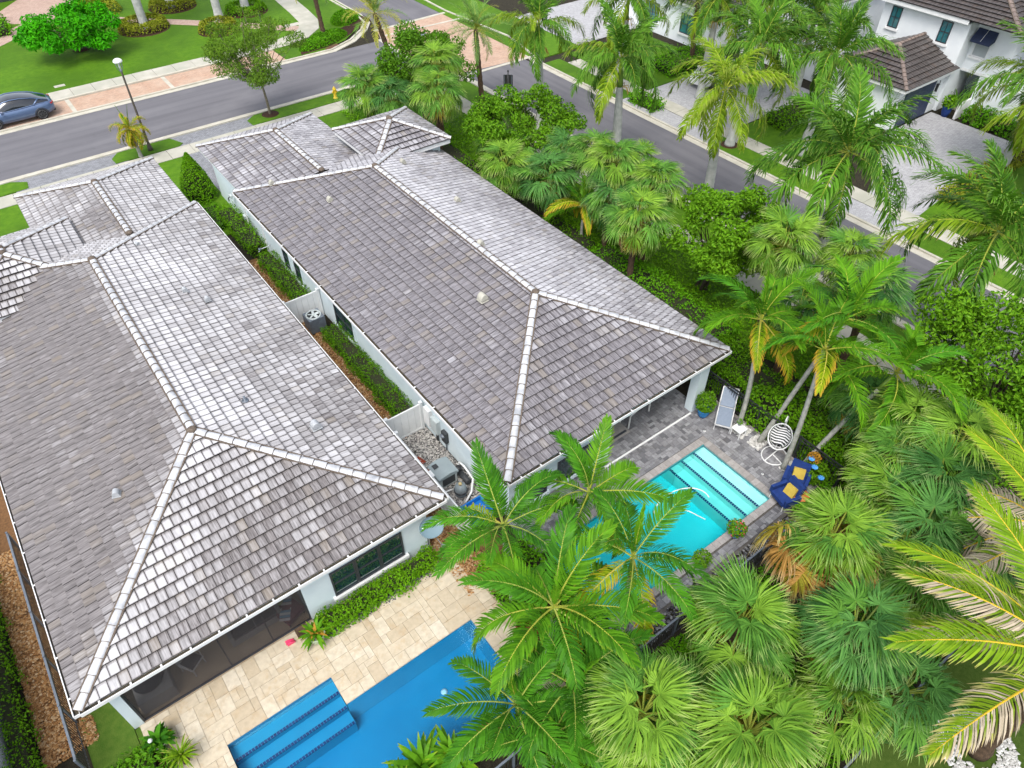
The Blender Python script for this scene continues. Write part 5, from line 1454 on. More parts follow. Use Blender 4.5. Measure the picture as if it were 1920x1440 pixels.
for ph in (.35,.7,1.05,1.35,1.62): cage.tube([egg(2*PI*i/24,ph) for i in range(24)],.022 if ph>1.5 else .012,5,closed=True)
for a in range(16): cage.tube([egg(2*PI*a/16,ph) for ph in (.2,.6,1.0,1.4,1.62)],.011,4,cap=False)
cage.build('basket',M_white,eg)
for i in range(15):
    y=-.36+.0515*i; hw=math.sqrt(max(.02,.40**2-y*y*.9))*.9; m=MB()
    m.grid([[bk+qb@Vector((hw*t,y+dy+.03*math.sin(4*t),-.26+.15*t*t+.12*(y/.40)**2)) for t in (-1,-.5,0,.5,1)] for dy in (0,.05)]); m.build('cushion_stripe',(M_white if i%2 else M_black),eg)

# blue armchairs with mustard cushions, orange table
def armchair(label,x,y,rz,group):
    t=thing('armchair',label,'armchair',(x,y,.03),group,R(rz))
    MB().box(-.36,.36,-.34,.34,.26,.42).build('seat',M_navy,t,True)
    MB().obox((-.36,0,.66),(.14,.68,.62),0,0,R(-14)).build('backrest',M_navy,t,True)
    for s in (-1,1): MB().box(-.34,.34,s*.40-.06,s*.40+.06,.30,.62).build('armrest',M_navy,t,True)
    for a in (-.32,.32):
        for b in (-.36,.36): MB().bar((a,b,0),(a*.95,b*.95,.27),.035).build('leg',M_white,t,True)
    MB().obox((-.17,.02,.60),(.13,.42,.40),.2,0,R(-22)).build('cushion',M_yellow,t,True)
armchair('navy blue armchair with mustard cushion nearest the palm trunks',18.6,7.0,-158,'navy armchairs by the turquoise pool')
armchair('navy blue armchair with mustard cushion nearest the pool edge',17.7,6.78,165,'navy armchairs by the turquoise pool')
tb=thing('side_table','round orange topped side table between the two navy armchairs','side table',(18.12,6.42,.03))
MB().lathe([(.30,.46),(.31,.475),(.30,.49),(0,.492)],(18.12,6.42,0),20).build('tabletop',M_orange,tb); MB().lathe([(.2,.03),(.19,.05),(.04,.07),(.04,.45)],(18.12,6.42,0),12).build('leg',M_slate,tb)
pot_plant('little green plant in the middle of the orange table',18.14,6.44,.06,.08,M_slate,[ball_mesh(50,.12,.08,.08,M_leaf)],z=.50)
# shrub with blue ornaments
sb=thing('flowering_shrub','green and yellow shrub with blue pinwheel blooms against the black fence','shrub',(19.35,6.75,0))
P=norm(rng.normal(0,1,(900,3)))*np.array([.5,.55,.5])*(rng.uniform(.3,1,900)**.5)[:,None]+np.array([19.4,6.75,.5])
link('foliage',cloud_mesh('foliage',[leaf_cloud(P,norm(P-np.array([19.4,6.75,.2])),.12)],M_leaf),sb)
P=norm(rng.normal(0,1,(130,3)))*.22+np.array([19.55,7.05,.95]); link('yellow_leaves',cloud_mesh('yellow_leaves',[leaf_cloud(P,norm(P-np.array([19.5,7,.5])),.14)],M_bloom_or),sb)
for p in ((19.35,7.05,1.05),(19.15,6.75,1.0),(19.05,6.35,.85)):
    m=MB()
    for i in range(8): m.obox(Vector(p)+Vector((.06*math.cos(i*.785),.06*math.sin(i*.785),0)),(.11,.06,.02),i*.785,.3)
    m.lathe([(.045,0),(.03,.04),(0,.05)],p,8); m.build('bloom',M_bloom_bl,sb)
for x0,x1,y0,y1,n in ((18.9,19.6,9.75,10.4,260),(18.95,19.62,8.95,9.5,220),(18.9,19.55,7.25,7.9,240)): scatter_stones('white_rocks',n,rect_sampler(x0,x1,y0,y1,.03,.04),.10,M_rock_white)
scatter_stones('dark_pebbles',2600,rect_sampler(1.8,6.25,11.98,12.3,.0,.04),.06,M_rock_dark)
scatter_stones('dark_pebbles',1500,rect_sampler(9.2,17.3,5.75,6.3,.0,.04),.07,M_rock_dark)
scatter_stones('white_rocks',900,lambda n:(lambda a,r:np.stack([15.1+r*np.cos(a),-2.1+r*np.sin(a),np.full(n,.03)],1))(rng.uniform(0,2*PI,n),rng.uniform(.55,1.1,n)),.11,M_rock_white)

# porch of the long house: teal bar table and rug
bt=thing('bar_table','teal console table with white legs under the long roof','table',(16.3,13.2,.03),rz=R(8))
MB().box(-.75,.75,-.28,.28,.86,.90).build('tabletop',M_teal,bt,True)
for a in (-.68,.68):
    for b in (-.22,.22): MB().bar((a,b,0),(a*.97,b,.86),.05).build('leg',M_white,bt,True)
MB().box(-.66,.66,-.24,-.21,.70,.855).box(-.66,.66,.21,.24,.70,.855).build('apron',M_white,bt,True)
r=MB().box(14.2,15.6,12.7,14.4,.031,.045).build('rug',plain('grey_rug',(.34,.32,.30),(.26,.25,.24),9,.9)); tag(r,'pale grey rug on the shaded porch pavers','rug'); MB().box(14.3,15.5,12.8,12.9,.0455,.05).build('border',M_grey_c,r)

# screened porch of the foreground house
def sofa(label,x0,x1,y0,y1,cush):
    t=thing('sofa',label,'sofa',((x0+x1)/2,(y0+y1)/2,.03))
    MB().box(x0,x1,y0,y1,.05,.34).build('base',M_wick,t); MB().box(x0,x1,y1-.14,y1,.345,.85).build('backrest',M_wick,t)
    for a,b in ((x0,x0+.12),(x1-.12,x1)): MB().box(a,b,y0,y1-.145,.345,.62).build('armrest',M_wick,t)
    n=2 if x1-x0>1.3 else 1; w_=(x1-x0-.26)/n
    for i in range(n):
        MB().box(x0+.13+w_*i+.01,x0+.13+w_*(i+1)-.01,y0+.02,y1-.16,.345,.50).build('seat_cushion',cush,t); MB().obox((x0+.13+w_*(i+.5),y1-.24,.70),(w_-.04,.14,.40),0,R(-12)).build('back_cushion',cush,t)
sofa('charcoal cushioned wicker sofa behind the porch screen',-.75,.95,13.6,14.45,M_grey_c)
ch=thing('patio_chair','pale wicker chair with dark cushion alone behind the porch screen','chair',(-1.95,13.75,.03),rz=R(35))
MB().box(-.27,.27,-.27,.27,.36,.41).build('seat',M_white,ch,True); MB().grid([[(-.26*c,.26+.05*abs(c),z) for c in (-1,-.5,0,.5,1)] for z in (.4,.7,.95)]).build('backrest',M_white,ch,True); MB().box(-.23,.23,-.24,.22,.415,.47).build('cushion',M_grey_c,ch,True)
for a in (-.24,.24):
    for b in (-.24,.24): MB().bar((a,b,0),(a*.95,b*.95,.36),.035).build('leg',M_white,ch,True)
    MB().tube([(a*1.1,-.2,.36),(a*1.2,-.15,.6),(a*1.15,.2,.66)],.02,5).build('armrest',M_white,ch,True)
ot=thing('spa_tub','pale square block with round dark cover at the porch corner','spa',(-3.1,13.7,.03)); MB().box(-3.62,-2.6,13.2,14.5,.03,.62).build('body',M_wick,ot); MB().lathe([(.43,0),(.45,.03),(.40,.07),(.15,.10),(0,.105)],(-3.15,13.85,.62),22).build('cover',M_grey_c,ot)
cl=thing('chaise','maroon chaise at the right end behind the porch screen','chaise',(1.15,13.6,.03),rz=R(20))
MB().box(-.35,.35,-.4,.55,.2,.4).build('seat',M_maroon,cl,True); MB().obox((0,.68,.62),(.7,.16,.6),0,R(-20)).build('backrest',M_maroon,cl,True)
for a in (-.3,.3):
    for b in (-.35,.5): MB().bar((a,b,0),(a,b,.2),.04).build('leg',M_black,cl,True)
tw=thing('towel','blue and white striped towel draped on the maroon chaise','towel',(1.1,13.6,.45),rz=R(62))
M_towel=plain('blue_towel',(.18,.42,.62),(.15,.36,.55),8,.9)
for i in range(9): MB().grid([[(-.42+.094*i+dx,y,.0+.03*math.sin(i)+.02*abs(y)) for y in (-.17,0,.17)] for dx in (0,.09)]).build('stripe',(M_towel if i%2 else M_white),tw,True)
r=thing('pillow','yellow-green round pillow on the maroon chaise','pillow',(1.0,13.95,.5)); MB().lathe([(0,-.07),(.13,-.04),(.17,0),(.13,.05),(0,.07)],(1.0,13.95,.52),12).build('cover',plain('lime_fabric',(.36,.40,.12)),r); MB().lathe([(.02,.0),(.02,.01),(0,.012)],(1.0,13.95,.59),8).build('button',M_yellow,r)
fl=thing('pool_float','hot pink plastic float on the terrace beside the orange-leaved pot','pool float',(.95,12.75,.05)); m=MB(); m.grid([[(.62+.26*u,12.72+.07*v-.06*u,.10+.05*math.sin(PI*u)) for u in (0,.35,.7,1)] for v in (-1,0,1)]); m.box(.64,.88,12.60,12.62,.046,.12); m.build('shell',M_pinkp,fl); MB().tube([(.62,12.66,.1),(.75,12.62,.15),(.9,12.6,.1)],.03,6).build('rim',M_pinkp,fl)
cr_=thing('crate','small brown slatted crate against the porch screen by the pink float','crate',(1.2,12.75,.05))
for k in range(5): MB().box(1.02+.075*k,1.08+.075*k,12.65,12.668,.05,.3).build('slat',M_trunk_brown,cr_)
MB().box(1.02,1.39,12.67,12.88,.05,.28).build('body',M_trunk_brown,cr_)

# ---- street furniture
lp=thing('street_lamp','tall black street lamp with white dome top by the front street','street lamp',(7.75,48.95,0))
MB().lathe([(.16,0),(.15,.25),(.09,.5),(.075,.8),(.055,4.9),(.05,5.05)],(7.75,48.95,0),12).build('pole',plain('lamp_brown_metal',(.10,.085,.07),(.075,.065,.055),4,.5),lp)
cg=MB(); 
for i in range(4):
    a=i*PI/2+.5; cg.tube([(7.75+.05*math.cos(a),48.95+.05*math.sin(a),5.0),(7.75+.2*math.cos(a),48.95+.2*math.sin(a),5.25),(7.75+.23*math.cos(a),48.95+.23*math.sin(a),5.59)],.014,5)
cg.lathe([(.06,5.0),(.09,5.08),(.05,5.16)],(7.75,48.95,0),10); cg.build('cage',M_slate,lp)
MB().lathe([(.03,5.1),(.06,5.3),(.06,5.5),(.03,5.58)],(7.75,48.95,0),12).build('globe',plain('lamp_glass',(.55,.57,.58),(.48,.50,.51),3,.2),lp)
MB().lathe([(.25,5.58),(.27,5.61),(.24,5.70),(.13,5.77),(.0,5.79)],(7.75,48.95,0),20).build('dome',M_white,lp)
hy=thing('fire_hydrant','yellow fire hydrant on the grass verge by the front street','fire hydrant',(20.95,48.95,.05))
M_hyd=plain('hydrant_yellow',(.72,.50,.03),(.62,.42,.02),4,.45)
MB().lathe([(.17,.05),(.17,.10),(.11,.12),(.11,.62),(.14,.64),(.14,.68),(.12,.76),(.05,.84),(.03,.90),(0,.9)],(20.95,48.95,0),14).build('barrel',M_hyd,hy)
for d in ((1,0),(-1,0),(0,-1)): MB().tube([(20.95+.1*d[0],48.95+.1*d[1],.52),(20.95+.2*d[0],48.95+.2*d[1],.52)],.06,8).build('nozzle',M_hyd,hy)
sg=thing('street_sign','back of a black framed street sign on a black post by the side street','sign',(29.3,39.3,0))
MB().tube([(29.3,39.3,0),(29.3,39.3,3.0)],.05,8).lathe([(.07,3.0),(.0,3.12)],(29.3,39.3,0),8).build('post',M_black,sg)
MB().obox((29.33,39.33,2.35),(.62,.04,.82),R(-40)).build('panel',M_black,sg)
for s in (-.24,.24): MB().bar(Vector((29.3,39.3,1.97))+Matrix.Rotation(R(-40),3,'Z')@Vector((s,-.05,0)),Vector((29.3,39.3,2.73))+Matrix.Rotation(R(-40),3,'Z')@Vector((s,-.05,0)),.03).build('brace',M_slate,sg)
bp=thing('post','thin black post on the grass corner behind the leafy street tree','post',(20.9,60.9,0)); MB().tube([(20.9,60.9,0),(20.9,60.9,2.6)],.045,8).build('shaft',M_black,bp); MB().lathe([(.10,2.6),(.12,2.68),(.08,2.85),(0,2.9)],(20.9,60.9,0),10).build('cap',M_black,bp)
for x,y,lab in ((25.4,58.0,'brown iron drain grate in the kerb below the corner planting'),):
    t=thing('drain_grate',lab,'drain grate',(x,y,.06)); M_rust=plain('rusty_iron',(.16,.08,.05),(.10,.05,.035),14,.9); MB().obox((x,y+.1,.07),(1.3,.5,.03),R(20)).build('frame',M_rust,t)
    m=MB(); 
    for i in range(8): m.obox((x+math.cos(R(20))*(-.52+.15*i),y+.1+math.sin(R(20))*(-.52+.15*i),.095),(.06,.42,.02),R(20))
    m.build('bar',M_rust,t)

# ---- cars
M_tyre=plain('tyre_rubber',(.018,.018,.019),(.028,.028,.028),20,.85)
M_rim=plain('wheel_alloy',(.16,.165,.175),(.12,.125,.13),6,.35,.5,metal=.6)
M_carglass=glass_mat('car_glass',(.010,.014,.022),.03)
def car(label,x,y,rz,paint):
    t=thing('parked_car',label,'car',(x,y,.02),None,R(rz))
    ST=[(-2.37,.66,.48,.86),(-2.28,.80,.36,.96),(-2.0,.90,.28,1.03),(-1.5,.955,.24,1.03),(-.6,.955,.21,1.0),(.6,.955,.21,.985),(1.3,.955,.24,.95),(1.85,.92,.27,.86),(2.2,.80,.30,.76),(2.37,.58,.38,.62)]
    rows=[]
    for X,hw,zu,zb in ST:
        zm=zu+(zb-zu)*.45
        half=[(0,zu),(hw*.82,zu),(hw*.96,zu+.10),(hw,zm),(hw*.985,zb-.10),(hw*.90,zb),(hw*.55,zb+.03),(0,zb+.045)]
        rows.append([(X,-a,z) for a,z in half]+[(X,a,z) for a,z in half[::-1][1:]])
    m=MB(); m.grid(rows); m.poly([p for p in rows[0]][::-1]); m.poly(rows[-1]); body=m.build('body',paint,t,True)
    CB=[(-2.12,.72,1.0,1.05,.50),(-1.75,.82,1.02,1.22,.56),(-1.2,.86,1.03,1.44,.60),(-.5,.875,1.0,1.58,.63),(.1,.875,.99,1.62,.64),(.55,.87,.98,1.56,.62),(1.0,.85,.97,1.28,.60),(1.42,.80,.95,.99,.56)]
    rows=[]
    for X,hw,z0,z1,rw in CB:
        half=[(hw,z0),(hw*.95,z0+(z1-z0)*.45),(rw+.06,z1-.05*(z1-z0)),(rw*.75,z1+.0),(0,z1+.025)]
        rows.append([(X,-a,z) for a,z in half]+[(X,a,z) for a,z in half[::-1][1:]])
    m=MB(); m.grid(rows); m.build('glasshouse',M_carglass,t,True)
    for s in (-1,1):
        rail=[(X,s*(rw+.055),z1-.04*(z1-z0)) for X,hw,z0,z1,rw in CB]; belt=[(X,s*(hw+.01),z0+.01) for X,hw,z0,z1,rw in CB]
        MB().tube(rail,.035,6).build('roof_rail',paint,t,True); MB().tube(belt,.03,6).build('belt_line',paint,t,True)
        MB().tube([(.05,s*.885,1.0),(-.05,s*.70,1.57)],.025,5).build('pillar',M_black,t,True); MB().tube([(-1.15,s*.88,1.02),(-1.55,s*.66,1.30)],.06,5).build('rear_pillar',paint,t,True)
        MB().obox((.85,s*1.0,1.02),(.16,.20,.13),s*.2).build('mirror',paint,t,True)
        MB().obox((-2.26,s*.70,.90),(.14,.30,.09),s*-.5).build('tail_light',plain('tail_red',(.35,.01,.015),(.28,.008,.01),4,.2),t,True)
        MB().obox((2.20,s*.62,.70),(.20,.30,.09),s*-.45).build('headlight',M_alu,t,True)
        for X in (-1.43,1.43):
            wh=MB(); wh.tube([(X,s*.74,.355),(X,s*.965,.355)],.355,24); wo=wh.build('wheel',M_tyre,t,True)
            rm=MB()
            for i in range(10):
                a=2*PI*i/10; rm.bar((X+.05*math.cos(a),s*.972,.355+.05*math.sin(a)),(X+.25*math.cos(a),s*.972,.355+.25*math.sin(a)),.035,.02)
            rm.tube([(X+.265*math.cos(2*PI*i/20),s*.968,.355+.265*math.sin(2*PI*i/20)) for i in range(20)],.018,5,closed=True); rm.build('rim',M_rim,wo,True)
            MB().tube([(X+.41*math.cos(R(a)),s*.952,.36+.41*math.sin(R(a))) for a in range(-5,190,13)],.03,5).build('wheel_arch',M_black,t,True)
    MB().box(-2.40,-2.35,-.26,.26,.62,.74).build('number_plate',M_white,t,True); MB().box(-2.36,-2.2,-.7,.7,.33,.42).build('bumper_trim',M_black,t,True)
car('blue hatchback car with black glass roof parked on the pink bay',1.95,58.95,180,plain('car_blue_paint',(.11,.17,.30),(.10,.155,.28),3,.3,.6,metal=.5,coat=.8))
car('white car half hidden under palm fronds on the far driveway',45.2,34.6,185,plain('car_white_paint',(.72,.73,.74),(.68,.69,.7),3,.3,.6,coat=.7))

# ================================================================== VEGETATION
# frond shapes (shared mesh data)
FR = {}
FR['royal']=[pinnate(3.9,74,.86,dr,ar,.060,s,M_royal,plume=.45,lift=.12,base=.10,rachis=.035) for s,ar,dr in ((1,1.45,.85),(2,1.75,1.0),(3,2.05,1.1),(4,1.6,.9))]
FR['royal_y']=[pinnate(3.9,72,.84,dr,ar,.058,s,M_royal_y,plume=.45,lift=.1,base=.10,rachis=.035) for s,ar,dr in ((11,1.6,.9),(12,1.9,1.0))]
FR['royal_up']=[pinnate(3.4,80,.74,.5,ar,.058,s,M_royal,plume=.4,lift=.2,base=.10,rachis=.035) for s,ar in ((5,.9),(6,1.15))]
FR['xmas']=[pinnate(2.9,50,.62,dr,ar,.056,s,m,plume=.12,lift=.32,base=.12,rachis=.032) for s,ar,dr,m in ((21,1.35,.30,M_xmas),(22,1.7,.45,M_xmas),(23,1.15,.22,M_xmas),(24,1.55,.55,M_xmas_d))]
FR['xmas_d']=[pinnate(2.9,50,.62,dr,ar,.054,s,M_xmas_d,plume=.12,lift=.3,base=.12,rachis=.032) for s,ar,dr in ((31,1.35,.3),(32,1.65,.5),(33,1.15,.25))]
FR['xmas_y']=[pinnate(2.8,46,.60,dr,ar,.052,s,M_xmas_y,plume=.15,lift=.1,base=.12,rachis=.032) for s,ar,dr in ((41,1.6,.6),(42,1.85,.7))]
FR['foxtail']=[pinnate(1.5,60,.30,.7,ar,.032,s,M_xmas_y,plume=.6,lift=.2,base=.1) for s,ar in ((46,2.2),(47,2.6),(48,1.9))]
FR['spear']=[pinnate(1.9,30,.34,.05,.15,.045,51,M_xmas,plume=.05,lift=.1,base=.12,a0=25,a1=12)]
FR['coco']=[pinnate(5.2,84,1.0,dr,ar,.055,s,M_coco,plume=.08,lift=.12,base=.12,rachis=.05) for s,ar,dr in ((61,.75,.32),(62,.95,.4),(63,.6,.25))]
def dying(u,s,r): return 1 if (.25<u<.85 and s>0 and r.uniform()<.7) or (.3<u<.6 and r.uniform()<.3) else 0
M_husk=leaf_mat('coconut_leaf_grey',(.40,.33,.23),(.56,.48,.36),None,.15,.6)
FR['coco_dead']=[pinnate(5.2,84,1.0,dr,ar,.05,s,[M_coco_dead,M_husk],plume=.12,lift=.1,base=.12,rachis=.05,mi_fn=dying) for s,ar,dr in ((71,.8,.4),(72,1.0,.5))]
FR['date']=[pinnate(2.5,46,.42,.12,ar,.030,s,M_date,plume=.3,lift=.35,base=.12,rachis=.028) for s,ar in ((81,1.1),(82,1.4),(83,.8))]
FR['date_y']=[pinnate(2.5,46,.42,.12,ar,.030,s,M_date_y,plume=.3,lift=.35,base=.12,rachis=.028) for s,ar in ((84,1.2),(85,1.5))]
FR['fan']=[fan(1.02,1.1,46,dr,158,s,M_fan,width=.056,curl=c,tilt=tl,fuse=.36) for s,dr,c,tl in ((91,.55,1.0,30),(92,.75,1.3,48),(93,.95,1.5,62),(94,.45,.9,18),(110,.7,1.2,40))]
FR['fan_l']=[fan(1.05,1.1,46,dr,158,s,M_fan_l,width=.055,curl=c,tilt=tl,fuse=.36) for s,dr,c,tl in ((95,.55,1.1,28),(96,.8,1.4,50),(97,1.0,1.6,65),(111,.6,1.1,38))]
FR['fan_d']=[fan(1.04,1.1,46,dr,158,s,M_fan_d,width=.056,curl=c,tilt=tl,fuse=.34) for s,dr,c,tl in ((121,.6,1.1,32),(122,.85,1.4,50),(123,1.05,1.6,64))]
FR['fan_y']=[fan(.98,1.0,42,dr,145,s,M_fan_y,width=.052,curl=1.4,tilt=50) for s,dr in ((98,.8),(99,1.0))]
FR['fan_dead']=[fan(.95,.95,40,1.2,130,s,M_fan_dead,width=.05,curl=1.6,tilt=60) for s in (100,101)]

def fan_palm(label,x,y,z,scale=1.0,kind='fan',n=26,old=0.,dead=0.,group='fan palms',bx=None,by=None,low=-38,trunk=.15):
    bx=x+random.uniform(-.25,.25) if bx is None else bx; by=y+random.uniform(-.25,.25) if by is None else by
    t=thing('fan_palm',label,'palm tree',(bx,by,0),group)
    if z>.7:
        trunk_mb((bx,by,0),(x,y,z-.05),trunk*1.05,trunk,(random.gauss(0,.06),random.gauss(0,.06),0),10,14,.10).build('trunk',M_trunk_brown,t)
    else: MB().lathe([(.14,0),(.16,.12),(.10,z),(0,z+.05)],(bx,by,0),8).build('trunk',M_trunk_brown,t)
    alt={'fan':'fan_l','fan_l':'fan','fan_d':'fan'}[kind]
    def pick(tt):
        if tt>1-dead: return random.choice(FR['fan_dead'])
        if tt>1-dead-old: return random.choice(FR['fan_y'])
        return random.choice(FR[kind if random.random()<.72 else alt])
    crown_at(t,(x-bx,y-by,z),(0,0,1),pick,n+6,lambda tt:80+(low-80)*tt**.9,scale*.94,random.uniform(0,6))
    return t

F=[ # x, y, crown z, scale, kind, n, old, dead, label
 (19.6,41.2,3.4,1.05,'fan',26,.04,0,'fan palm nearest the front street behind the square tower roof'),
 (20.5,39.6,3.2,1.05,'fan_d',24,.04,0,'fan palm touching the front tip of the square tower roof'),
 (21.2,42.6,3.0,.95,'fan',22,.05,0,'low fan palm right behind the yellow hydrant verge'),
 (23.1,38.2,5.0,1.05,'fan_l',26,.10,.04,'taller fan palm under the dark round tree near the crossing'),
 (21.5,35.6,4.6,1.05,'fan_l',26,.12,.04,'fan palm with fibrous trunk beside the tower roof corner'),
 (24.9,34.3,2.6,.7,'fan',20,.05,.0,'small fan palm peeping out left of the light green tree'),
 (22.9,31.7,2.6,.85,'fan',20,.05,.12,'fan palm with dark shaggy heart below the light green tree'),
 (20.95,28.4,3.3,1.0,'fan_l',24,.05,0,'fan palm leaning to the roof edge, topmost along the long eave'),
 (21.9,26.0,3.3,1.05,'fan_d',24,.05,0,'second fan palm down the long eave, blue-green leaves'),
 (24.1,27.2,3.6,.9,'fan_d',24,.05,0,'fan palm at the back of the big cluster under the royal palm trunk'),
 (24.7,25.6,4.1,.9,'fan',24,.05,0,'fan palm in the big cluster nearest the pale royal trunk'),
 (23.8,23.2,4.8,1.0,'fan',28,.05,0,'highest fan palm in the middle of the big cluster'),
 (25.5,23.2,4.1,.9,'fan_l',24,.05,0,'fan palm on the street side of the big cluster'),
 (24.4,20.9,4.4,.98,'fan',28,.06,.05,'fan palm at the lower right of the big cluster'),
 (22.0,19.6,4.0,1.05,'fan_l',26,.18,.05,'fan palm with yellow-tipped skirt at the bottom of the big cluster'),
 (22.9,22.4,3.4,.95,'fan_d',22,.06,.04,'fan palm above the little orange-leaved feather palm'),
 (23.3,30.0,2.8,.8,'fan',20,.06,.0,'short fan palm below the bare branches of the light green tree'),
 (24.6,13.6,4.8,1.0,'fan_l',28,.10,.03,'big pale fan palm beside the leafy tree at the side street'),
 (25.9,11.4,4.8,.95,'fan_l',26,.06,0,'fan palm touching the side street kerb behind the feather palms'),
 (24.6,9.5,4.8,1.0,'fan_d',26,.08,.04,'fan palm behind the four leaning feather palms'),
 (22.8,11.2,4.0,.95,'fan_d',22,.06,.04,'fan palm half hidden under the leftmost feather palm'),
 (21.3,6.9,2.9,.85,'fan_d',22,.05,.0,'dark fan palm under the leaning trunk behind the black fence'),
 (20.6,5.0,3.8,1.0,'fan_l',28,.06,.0,'tall fan palm on top of the large clump right of the fence'),
 (20.5,3.5,4.2,1.05,'fan_l',28,.06,.0,'fan palm on the far right of the large clump by the fence'),
 (19.2,4.5,3.5,.92,'fan_l',28,.10,.0,'fan palm of the large clump nearest the navy armchairs'),
 (18.7,3.0,3.9,1.0,'fan_d',28,.06,.0,'fan palm in the middle of the large clump below the fence'),
 (17.7,3.7,3.2,.95,'fan_l',24,.12,.0,'fan palm at the lower left of the large clump'),
 (14.6,3.85,3.9,.98,'fan_l',30,.24,.22,'fan palm with an orange-brown skirt of old fronds by the pool deck'),
 (17.2,2.4,3.5,1.05,'fan_d',24,.05,.0,'dark green fan palm between the brown-skirted palm and coconut fronds'),
 (18.2,1.2,3.5,1.0,'fan_d',24,.05,.0,'fan palm tucked under the uppermost coconut frond'),
 (16.0,1.6,2.8,.95,'fan',22,.10,.0,'fan palm below the brown-skirted palm, under the coconut tips'),
 (10.4,3.7,3.9,1.02,'fan',30,.10,.0,'wide fan palm below the turquoise pool fence'),
 (12.6,1.7,3.9,1.02,'fan_d',30,.06,.0,'wide blue-green fan palm in the middle of the lower right planting'),
 (11.7,.9,2.4,.9,'fan_l',22,.12,.0,'fan palm with a yellow-green leaf in front of the blue-green one'),
 (12.9,.1,2.8,.95,'fan_d',22,.05,.0,'fan palm hanging over the grey rail above the artificial lawn'),
 (6.7,3.6,3.9,.98,'fan_l',28,.12,.0,'yellow-green fan palm at the bottom beside the feather palms'),
 (8.4,1.75,3.9,1.06,'fan_l',30,.06,.0,'big fan palm with stiff bright leaves at the bottom edge'),
 (6.2,2.0,3.0,.95,'fan_l',22,.08,.0,'fan palm cut by the bottom edge below the yellow-green one'),
 (8.2,3.4,2.6,.85,'fan',20,.10,.0,'small fan palm between the yellow-green and wide fan palms'),
]
for x,y,z,sc,kd,n,old,dead,lab in F:
    t=fan_palm(lab,x,y,z,sc,kd,n,old,dead)
    if dead>.2:                                                  # a skirt of old fronds standing out below the green crown
        for i in range(15):
            m=Matrix.Translation(Vector((x,y,z-.25))-t.location)@Matrix.Rotation(R(120+i*17+random.gauss(0,4)),4,'Z')@Matrix.Rotation(R(random.uniform(-8,14)),4,'Y')@Matrix.Rotation(random.gauss(0,.3),4,'X')@Matrix.Scale(random.uniform(1.25,1.45),4)
            place('frond',random.choice(FR['fan_dead'] if i%3 else FR['fan_y']),t,m)

def royal(label,bx,by,x,y,z,scale=1.0,n=14,yel=.15,kind='royal',group='royal palms along the side street',r=.27,shaft=1.5,low=-28,pale=M_trunk_grey,fruit=True):
    t=thing('royal_palm',label,'palm tree',(bx,by,0),group); b,c=Vector((bx,by,0)),Vector((x,y,z)); ax=(c-b).normalized(); s0=c-ax*shaft
    trunk_mb(b,s0,r,r*.72,n=14,seg=26,rings=.015,belly=r*.12).build('trunk',pale,t)
    MB().tube([s0-ax*.02,s0+ax*.25,s0+ax*shaft*.6,c+ax*.1],[r*.74,r*.66,r*.46,r*.26],12).build('crownshaft',M_shaft,t)
    if fruit:
        m=MB()
        for i in range(16):
            a=random.uniform(0,2*PI); e=s0+Vector((math.cos(a),math.sin(a),0))*r*.6; m.tube([e,e+Vector((math.cos(a)*.3,math.sin(a)*.3,.05)),e+Vector((math.cos(a)*.45,math.sin(a)*.45,-.3))],.02,4,cap=False)
        m.build('fruit_stalk',plain('fruit_stalk_tan',(.42,.30,.08),(.34,.24,.05),8,.8),t)
    def pick(tt):
        if tt<.22: return random.choice(FR['royal_up'] if kind=='royal' else FR['royal_y'])
        if random.random()<yel: return random.choice(FR['royal_y'])
        return random.choice(FR[kind])
    crown_at(t,c-b,ax,pick,n+4,lambda tt:82+(low-82)*tt**.95,scale,random.uniform(0,6))
    return t
royal('royal palm beside the black street sign, drooping over the side street',29.6,36.1,29.5,36.4,6.7,.86,14,.2)
royal('royal palm with orange fruit stalks in the middle of the near kerb',29.75,28.9,29.6,29.2,6.75,.98,14,.35)
royal('yellowish royal palm with long green crownshaft leaning over the road',29.9,21.8,29.6,21.9,7.5,.95,11,.9,'royal_y',shaft=2.4,fruit=False)
royal('largest royal palm spreading in front of the pale driveway',29.6,14.6,29.6,14.8,7.05,1.18,16,.1)
royal('royal palm at the right edge above the side street',29.9,7.9,29.6,7.9,6.5,1.12,15,.1)
royal('royal palm with mulch ring on the far verge behind the yellowish palm',38.1,27.0,38.2,26.5,6.3,1.08,15,.1)
royal('royal palm with an orange dying frond before the navy garage',40.8,23.4,40.5,22.9,6.4,1.1,15,.12)
royal('bright royal palm behind the fruiting one, cut by the top edge',37.9,37.5,38.0,37.4,6.6,1.05,14,.7)
royal('royal palm over the drive of the two-storey house at the right edge',48.9,14.6,48.7,14.7,5.6,1.2,15,.5)
royal('royal palm low at the right edge in front of the entry',47.2,12.0,47.0,12.1,4.9,1.15,14,.6)
royal('royal palm at the top edge in front of the beige wall',44.2,30.2,44.0,30.3,6.3,1.1,15,.1)
royal('royal palm at the top edge left of the two-storey house',47.2,28.9,46.9,28.8,6.0,1.0,14,.3)
royal('royal palm at the top between the drive and the dark roofed house',42.0,33.2,42.0,33.0,6.8,1.05,14,.1)
for x,y,lab in ((14.5,71.9,'pale royal trunk rising from the first ring shrub on the big lawn'),(18.1,76.0,'pale royal trunk in the upper ring shrub on the big lawn'),(20.4,70.0,'pale royal trunk beside the pink path, cut by the top edge'),(23.2,70.9,'pale royal trunk with red planting round its foot')):
    royal(lab,x,y,x-.1,y,8.2,.9,11,.1,group='royal palms on the big lawn',r=.34,fruit=False)

